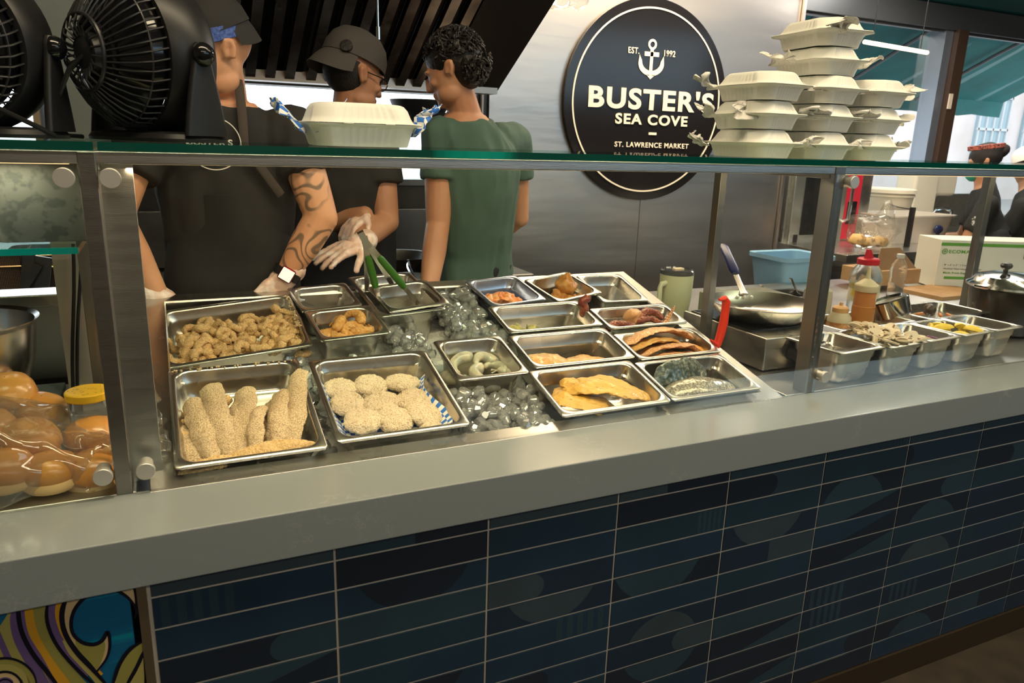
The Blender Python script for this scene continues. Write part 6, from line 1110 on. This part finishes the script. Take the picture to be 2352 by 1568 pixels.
mesh_ = bpy.data.materials.new('basket_mesh'); mesh_.use_nodes = True; n_ = mesh_.node_tree.nodes; l_ = mesh_.node_tree.links; br = n_.new('ShaderNodeTexBrick'); br.offset = 0; br.inputs['Scale'].default_value = 120; br.inputs['Mortar Size'].default_value = .025; br.inputs['Brick Width'].default_value = .5; br.inputs['Row Height'].default_value = .5; tcx = n_.new('ShaderNodeTexCoord'); mpx = n_.new('ShaderNodeMapping'); mpx.inputs['Rotation'].default_value = (pi / 2, 0, 0); l_.new(tcx.outputs['Object'], mpx.inputs[0]); l_.new(mpx.outputs[0], br.inputs['Vector']); br.inputs['Color1'].default_value = br.inputs['Color2'].default_value = (.012, .012, .016, 1); br.inputs['Mortar'].default_value = (.60, .36, .20, 1); l_.new(br.outputs['Color'], n_['Principled BSDF'].inputs['Base Color']); n_['Principled BSDF'].inputs['Roughness'].default_value = .5
for i, (u0, u1) in enumerate(((-60, 50), (80, 132))):
    a, c_ = at_y(u0, 585, 1.35), at_y(u1, 668, 1.35); t = thing('fry_basket', ('wire fry basket at the left edge above the steel rail', 'wire fry basket next to the steel column')[i], 'fry basket', (a.x, 1.35, c_.z)); w_ = c_.x - a.x; h_ = a.z - c_.z
    b = B(); b.loft([[(0, 0, 0), (w_, 0, 0), (w_, .20, 0), (0, .20, 0)], [(-.01, -.01, h_), (w_ + .01, -.01, h_), (w_ + .01, .21, h_), (-.01, .21, h_)]], None, True, False); b.build('wire_mesh', mesh_, t, False); b = B(); b.tube([(-.01, -.012, h_), (w_ + .01, -.012, h_)], .004, 6); b.tube([(-.01, -.012, h_ * .68), (w_ + .01, -.012, h_ * .68)], .003, 6); b.build('rim_wire', mat('brass_wire', (.75, .52, .28), .3, 1), t)
a = at_y(70, 590, 1.30); b = B(); bar(b, (0, 0, .02), (-.03, 0, -.14), .03, .02, (0, 1, 0)); bar(b, (.03, 0, 0), (.0, 0, -.14), .05, .012, (0, 1, 0)); bar(b, (.02, -.02, -.02), (-.06, -.02, -.14), .022, .012, (0, 1, 0)); o = b.build('basket_handles', darksteel, None, False); o.location = a; tag(o, 'crossed black metal basket handles between the two fry baskets', 'handles')
o = B().rbox((0, 0, 0), (.9, .3, .9), .01).build('fryer', darksteel); o.location = (-.62, 1.45, at_y(0, 668, 1.35).z - .455); tag(o, 'dark fryer under the wire baskets', 'fryer')
q = at_y(202, 895, .34); ys = thing('cheese_shaker', 'shaker with a yellow perforated lid behind the bag of buns', 'shaker', (q.x, .34, CT)); hy = q.z - CT; b = B(); b.lathe([(.001, 0), (.034, 0), (.037, .004), (.037, hy - .012)], None, 28, False, True); b.build('body', MAT['clear_plastic'], ys); ym = mat('yellow_lid', (.78, .46, .02), .45); b = B(); b.lathe([(.039, hy - .016), (.0405, hy - .014), (.0405, hy - .002), (.038, hy), (.001, hy + .001)], None, 32); b.mi = 1
rr2 = random.Random(2)
for i in range(26): a_, r_2 = rr2.uniform(0, 6.28), .034 * math.sqrt(rr2.random()); b.lathe([(.001, 0), (.0017, 0)], M.Translation((r_2 * cos(a_), r_2 * sin(a_), hy + .0012)), 8)
b.build('lid', [ym, blackp], ys)
bunm = mat('brioche_crust', (.56, .24, .05), .32, noise_=(7, (.74, .42, .12), .42, .7), bump=(14, .3, .01), coat=.35, sub=.1); bunb = mat('brioche_side', (.78, .52, .22), .6)
GBN = 'brioche buns in the clear bag'
for i, (u, v, y, rx_, lab) in enumerate([(20, 905, .40, .3, 'half hidden at the upper left of the bag'), (95, 950, .38, .2, 'at the back of the bag, near the yellow lid'), (70, 1012, .27, .2, 'largest in view, front middle of the bag'), (212, 1005, .30, -.1, 'at the right end of the bag beside the post'), (15, 1085, .21, 0, 'at the lower left corner of the bag'), (118, 1088, .21, .1, 'at the bottom of the bag in the middle'), (215, 1085, .22, 0, 'at the bottom right of the bag'), (-30, 990, .30, 0, 'at the left edge of the photo')]):
    p = at_y(u, v, y); z_ = max(p.z - .012, CT + .004); t = thing('brioche_bun', 'golden brioche bun ' + lab, 'bun', (p.x, y, z_), (rx_, 0, i * .7), group=GBN); b = B(); b.lathe([(.001, .052), (.020, .050), (.036, .042), (.045, .028), (.048, .014), (.044, .004)], None, 32); b.shake(.0035, 22, i); b.build('top_crust', bunm, t, sharp=80); b = B(); b.lathe([(.044, .006), (.047, -.004), (.042, -.012), (.001, -.014)], None, 32); b.shake(.002, 30, i); b.build('base', bunb, t, sharp=80)
def bag(u, v):
    x = -.60 + .66 * u; a = pi * (v - .02) * 1.04; env = .08 + .10 * sin(pi * min(1, u * 1.15 + .1)); z = env * max(sin(a), 0) ** .6 * (1 if u < .82 else max(.35, 1 - (u - .82) * 2.2)); y = .30 - .135 * cos(a) + .02 * sin(u * 9); n_ = V(noise.noise_vector(V((x * 9, y * 9, z * 9)))) * .020 + V(noise.noise_vector(V((x * 26, y * 20, z * 24)))) * .009
    p = V((x, y, CT + .004 + z)) + n_; p.z = max(p.z, CT + .003); p.y = max(p.y, .212 if p.x > -.07 else .152); return tuple(p)
o = sheet('bread_bag', bag, 90, 46, .6, .3, film, None, .0002); tag(o, 'clear crinkled plastic bag holding the brioche buns', 'plastic bag')
def knot(u, v):
    a = 2 * pi * v; r = .012 + .060 * u ** 1.2 * (1 + .25 * sin(5 * a)); p = V((-.03 + .07 * u, .22 + r * cos(a) * .35, CT + .045 + r * sin(a) * 1.0 + .05 * u)) + V(noise.noise_vector(V((u * 5, cos(a) * 2, sin(a) * 2)))) * .018; p.y = max(p.y, .212); p.z = max(p.z, CT + .003); return tuple(p)
o.name = 'bread_bag'; k = sheet('bag_tail', knot, 22, 40, .2, .3, film, o, .0002); k.data.name = 'bag_tail'
# plastic wrap hanging from the soffit
b = B(); b.sph((0, 0, 0), .12, None, 30, 18, (1.3, .6, .5)); b.shake(.04, 12, 1); b.shake(.015, 40, 4); q = at_y(1290, -12, 2.35); o = b.build('plastic_wrap', film, None, True, sharp=80); o.location = q; tag(o, 'crumpled clear plastic hanging at the top over the steel wall', 'plastic')
# ================================================================ MURAL
mu_ = thing('painted_mural_panel', 'colourful painted panel with swirling waves under the left end of the counter', 'mural', (-.012, 0, FZ)); MO = V(mu_.location)
sea = mat('mural_sea', (.004, .10, .22), .35, noise_=(9, (.0, .26, .34), .52, .72), stretch=(.5, 1, 5)); B().box((-.80, .004, .395), (1.58, .02, .785)).build('panel', sea, mu_, False)
def mc(u, v): return at_y(u * .2551, 1168 + v * .2551, -.006)
MC = {k: mat('mural_' + k, c, .35) for k, c in dict(olive=(.26, .24, .06), orange=(.55, .28, .02), purple=(.12, .075, .20), cream=(.52, .38, .20), black=(.004, .004, .012), lime=(.34, .30, .09)).items()}
lay = [0]; mbs = {k: B() for k in MC}
def smooth_(pts, k=6):
    P_ = [V((p[0], p[1], 0)) for p in pts]; out = []
    for i in range(len(P_) - 1):
        p0, p1, p2, p3 = P_[max(i - 1, 0)], P_[i], P_[i + 1], P_[min(i + 2, len(P_) - 1)]
        for j in range(k): f = j / k; out.append(.5 * ((2 * p1) + (p2 - p0) * f + (2 * p0 - 5 * p1 + 4 * p2 - p3) * f * f + (3 * p1 - p0 - 3 * p2 + p3) * f ** 3))
    return out + [P_[-1]]
def band(c, L_, R_):
    lay[0] += 1; a, b_ = smooth_(L_), smooth_(R_); n = max(len(a), len(b_)); g_ = lambda s_, t: s_[min(int(t * (len(s_) - 1) + .5), len(s_) - 1)]; vs = []; y = -.0062 - lay[0] * .00012
    for i in range(n):
        for s_ in (a, b_): p = mc(*g_(s_, i / (n - 1))[:2]); vs.append((p.x - MO.x, y, p.z - MO.z))
    mbs[c].add(vs, [(2 * i, 2 * i + 1, 2 * i + 3, 2 * i + 2) for i in range(n - 1)])
def stroke(pts, w_, c='black'):
    s_ = smooth_(pts); L_, R_ = [], []
    for i, p in enumerate(s_):
        t = (s_[min(i + 1, len(s_) - 1)] - s_[max(i - 1, 0)]).normalized(); n = V((-t.y, t.x, 0)) * w_ / 2 * (.35 + .65 * min(1, 4 * i / len(s_), 4 * (len(s_) - 1 - i) / len(s_) + .2)); L_.append((p + n)[:2]); R_.append((p - n)[:2])
    lay[0] += 1; y = -.0062 - lay[0] * .00012; vs = []
    for a, b_ in zip(L_, R_):
        for q in (a, b_): p = mc(*q); vs.append((p.x - MO.x, y, p.z - MO.z))
    mbs[c].add(vs, [(2 * i, 2 * i + 1, 2 * i + 3, 2 * i + 2) for i in range(len(L_) - 1)])
def poly(c, pts):
    lay[0] += 1; y = -.0062 - lay[0] * .00012; bm = smooth_(pts + [pts[0]]); vs = []
    for p in bm[:-1]: q = mc(p.x, p.y); vs.append((q.x - MO.x, y, q.z - MO.z))
    mbs[c].add(vs, [tuple(range(len(vs)))])
band('lime', [(150, 780), (60, 960), (-60, 1180), (-60, 1500), (-60, 1700)], [(200, 780), (170, 960), (260, 1250), (420, 1480), (560, 1700)])
band('purple', [(120, 880), (90, 1000), (130, 1200), (260, 1440), (420, 1700)], [(170, 800), (150, 950), (210, 1160), (340, 1380), (520, 1700)])
band('purple', [(-60, 1150), (0, 1250), (60, 1400), (120, 1560), (160, 1700)], [(0, 1100), (60, 1240), (130, 1390), (210, 1560), (260, 1700)])
band('orange', [(190, 780), (190, 920), (240, 1130), (380, 1380), (560, 1700)], [(440, 740), (415, 900), (440, 1080), (560, 1310), (830, 1620)])
band('olive', [(300, 760), (300, 920), (345, 1120), (470, 1340), (680, 1620)], [(440, 740), (415, 900), (440, 1080), (560, 1310), (830, 1620)])
band('purple', [(185, 790), (180, 920), (225, 1140), (360, 1390), (530, 1700)], [(240, 780), (222, 920), (262, 1130), (400, 1360), (580, 1700)])
stroke([(180, 780), (165, 900), (195, 1100), (290, 1290), (430, 1470), (560, 1640)], 44)
band('purple', [(455, 740), (430, 900), (445, 1050), (540, 1250), (780, 1520)], [(560, 730), (510, 880), (510, 1010), (600, 1210), (820, 1450)])
band('orange', [(550, 740), (500, 880), (510, 1020), (600, 1210), (880, 1520)], [(640, 730), (560, 870), (555, 1000), (640, 1180), (930, 1480)])
band('lime', [(640, 1180), (720, 1290), (820, 1400), (900, 1500), (960, 1600)], [(560, 1180), (620, 1300), (730, 1420), (840, 1540), (900, 1640)])
stroke([(465, 740), (425, 880), (430, 1030), (500, 1200), (620, 1360), (760, 1500), (900, 1620)], 34)
poly('cream', [(600, 760), (680, 690), (900, 650), (1150, 640), (1215, 700), (1235, 880), (1195, 840), (1120, 770), (1000, 730), (860, 745), (740, 820), (665, 930), (645, 1040), (680, 1140), (760, 1200), (860, 1205), (940, 1140), (972, 1110), (985, 1220), (960, 1330), (880, 1455), (780, 1370), (660, 1220), (580, 1060), (565, 900)])
poly('olive', [(680, 1150), (760, 1205), (860, 1215), (930, 1170), (945, 1270), (870, 1440), (780, 1370), (690, 1250)])
stroke([(660, 715), (590, 820), (558, 960), (590, 1120), (690, 1280), (820, 1420), (960, 1580)], 48)
stroke([(1215, 980), (1222, 890), (1150, 790), (1040, 730), (900, 725), (780, 780), (680, 890), (642, 1010), (660, 1120), (740, 1195), (840, 1215), (920, 1180), (972, 1105), (990, 1220), (960, 1340), (870, 1460)], 34)
stroke([(1150, 645), (1210, 690), (1235, 820), (1225, 960)], 40)
poly('olive', [(1290, 1195), (1190, 1250), (1110, 1350), (1060, 1450), (1020, 1600), (1140, 1600), (1220, 1460), (1290, 1300)]); poly('lime', [(1290, 1330), (1235, 1450), (1160, 1600), (1290, 1600)]); stroke([(1290, 1185), (1180, 1250), (1100, 1350), (1050, 1460), (1010, 1600)], 34); stroke([(1300, 1260), (1240, 1400), (1130, 1600)], 34)
for r_, w_, c in ((250, 70, 'olive'), (190, 60, 'lime'), (110, 80, 'cream'), (45, 90, 'purple'), (285, 22, 'black'), (150, 22, 'black'), (75, 14, 'black')): stroke([(50 + r_ * cos(a), 1590 + r_ * .9 * sin(a)) for a in [-pi + pi * i / 8 for i in range(9)]], w_, c)
for k, bb_ in mbs.items():
    if bb_.v: bb_.build('painted_%s_shapes' % k, MC[k], mu_, False)
# ---------------------------------------------------------------- sub-parts: hang small pieces under the part they belong to
SUB = dict(nozzle='cap', door_glass='door', display='control_panel', rivet='handle', vent='case', power_cord='case', lid_knob='lid', lid_slider='lid', anchor='disc', ring='disc', dash='disc', lettering='disc', green_stripe='box', leaf_logo='box', carton_lettering='box', flap='lid|box', watch_face='watch_case', tab='lid', paper_label='body', wire_handle='body', rim_wire='wire_mesh', awning_rib='canopy_cloth', chest_ring='shirt', chest_lettering='shirt', embroidered_patch='cap_crown', cap_brim='cap_crown', knob='yoke_arm', grip='arm|handle', foot='case', latch='door|body', suckers='')
bpy.context.view_layer.update()
base = lambda o: o.name.split('.')[0]
moves = []
for root in [o for o in C.objects if o.parent is None]:
    ks = list(root.children)
    for k in ks:
        tgt = SUB.get(base(k))
        if not tgt: continue
        c_ = [s_ for s_ in ks if base(s_) in tgt.split('|') and s_ is not k and s_.type == 'MESH']
        if not c_: continue
        same = [s_ for s_ in ks if base(s_) == base(k)]
        moves.append((k, c_[same.index(k) % len(c_)] if len(same) == len(c_) else c_[0]))
for k, p in moves:
    Wm = k.matrix_world.copy(); k.parent = p; k.matrix_parent_inverse = p.matrix_world.inverted(); k.matrix_basis = Wm
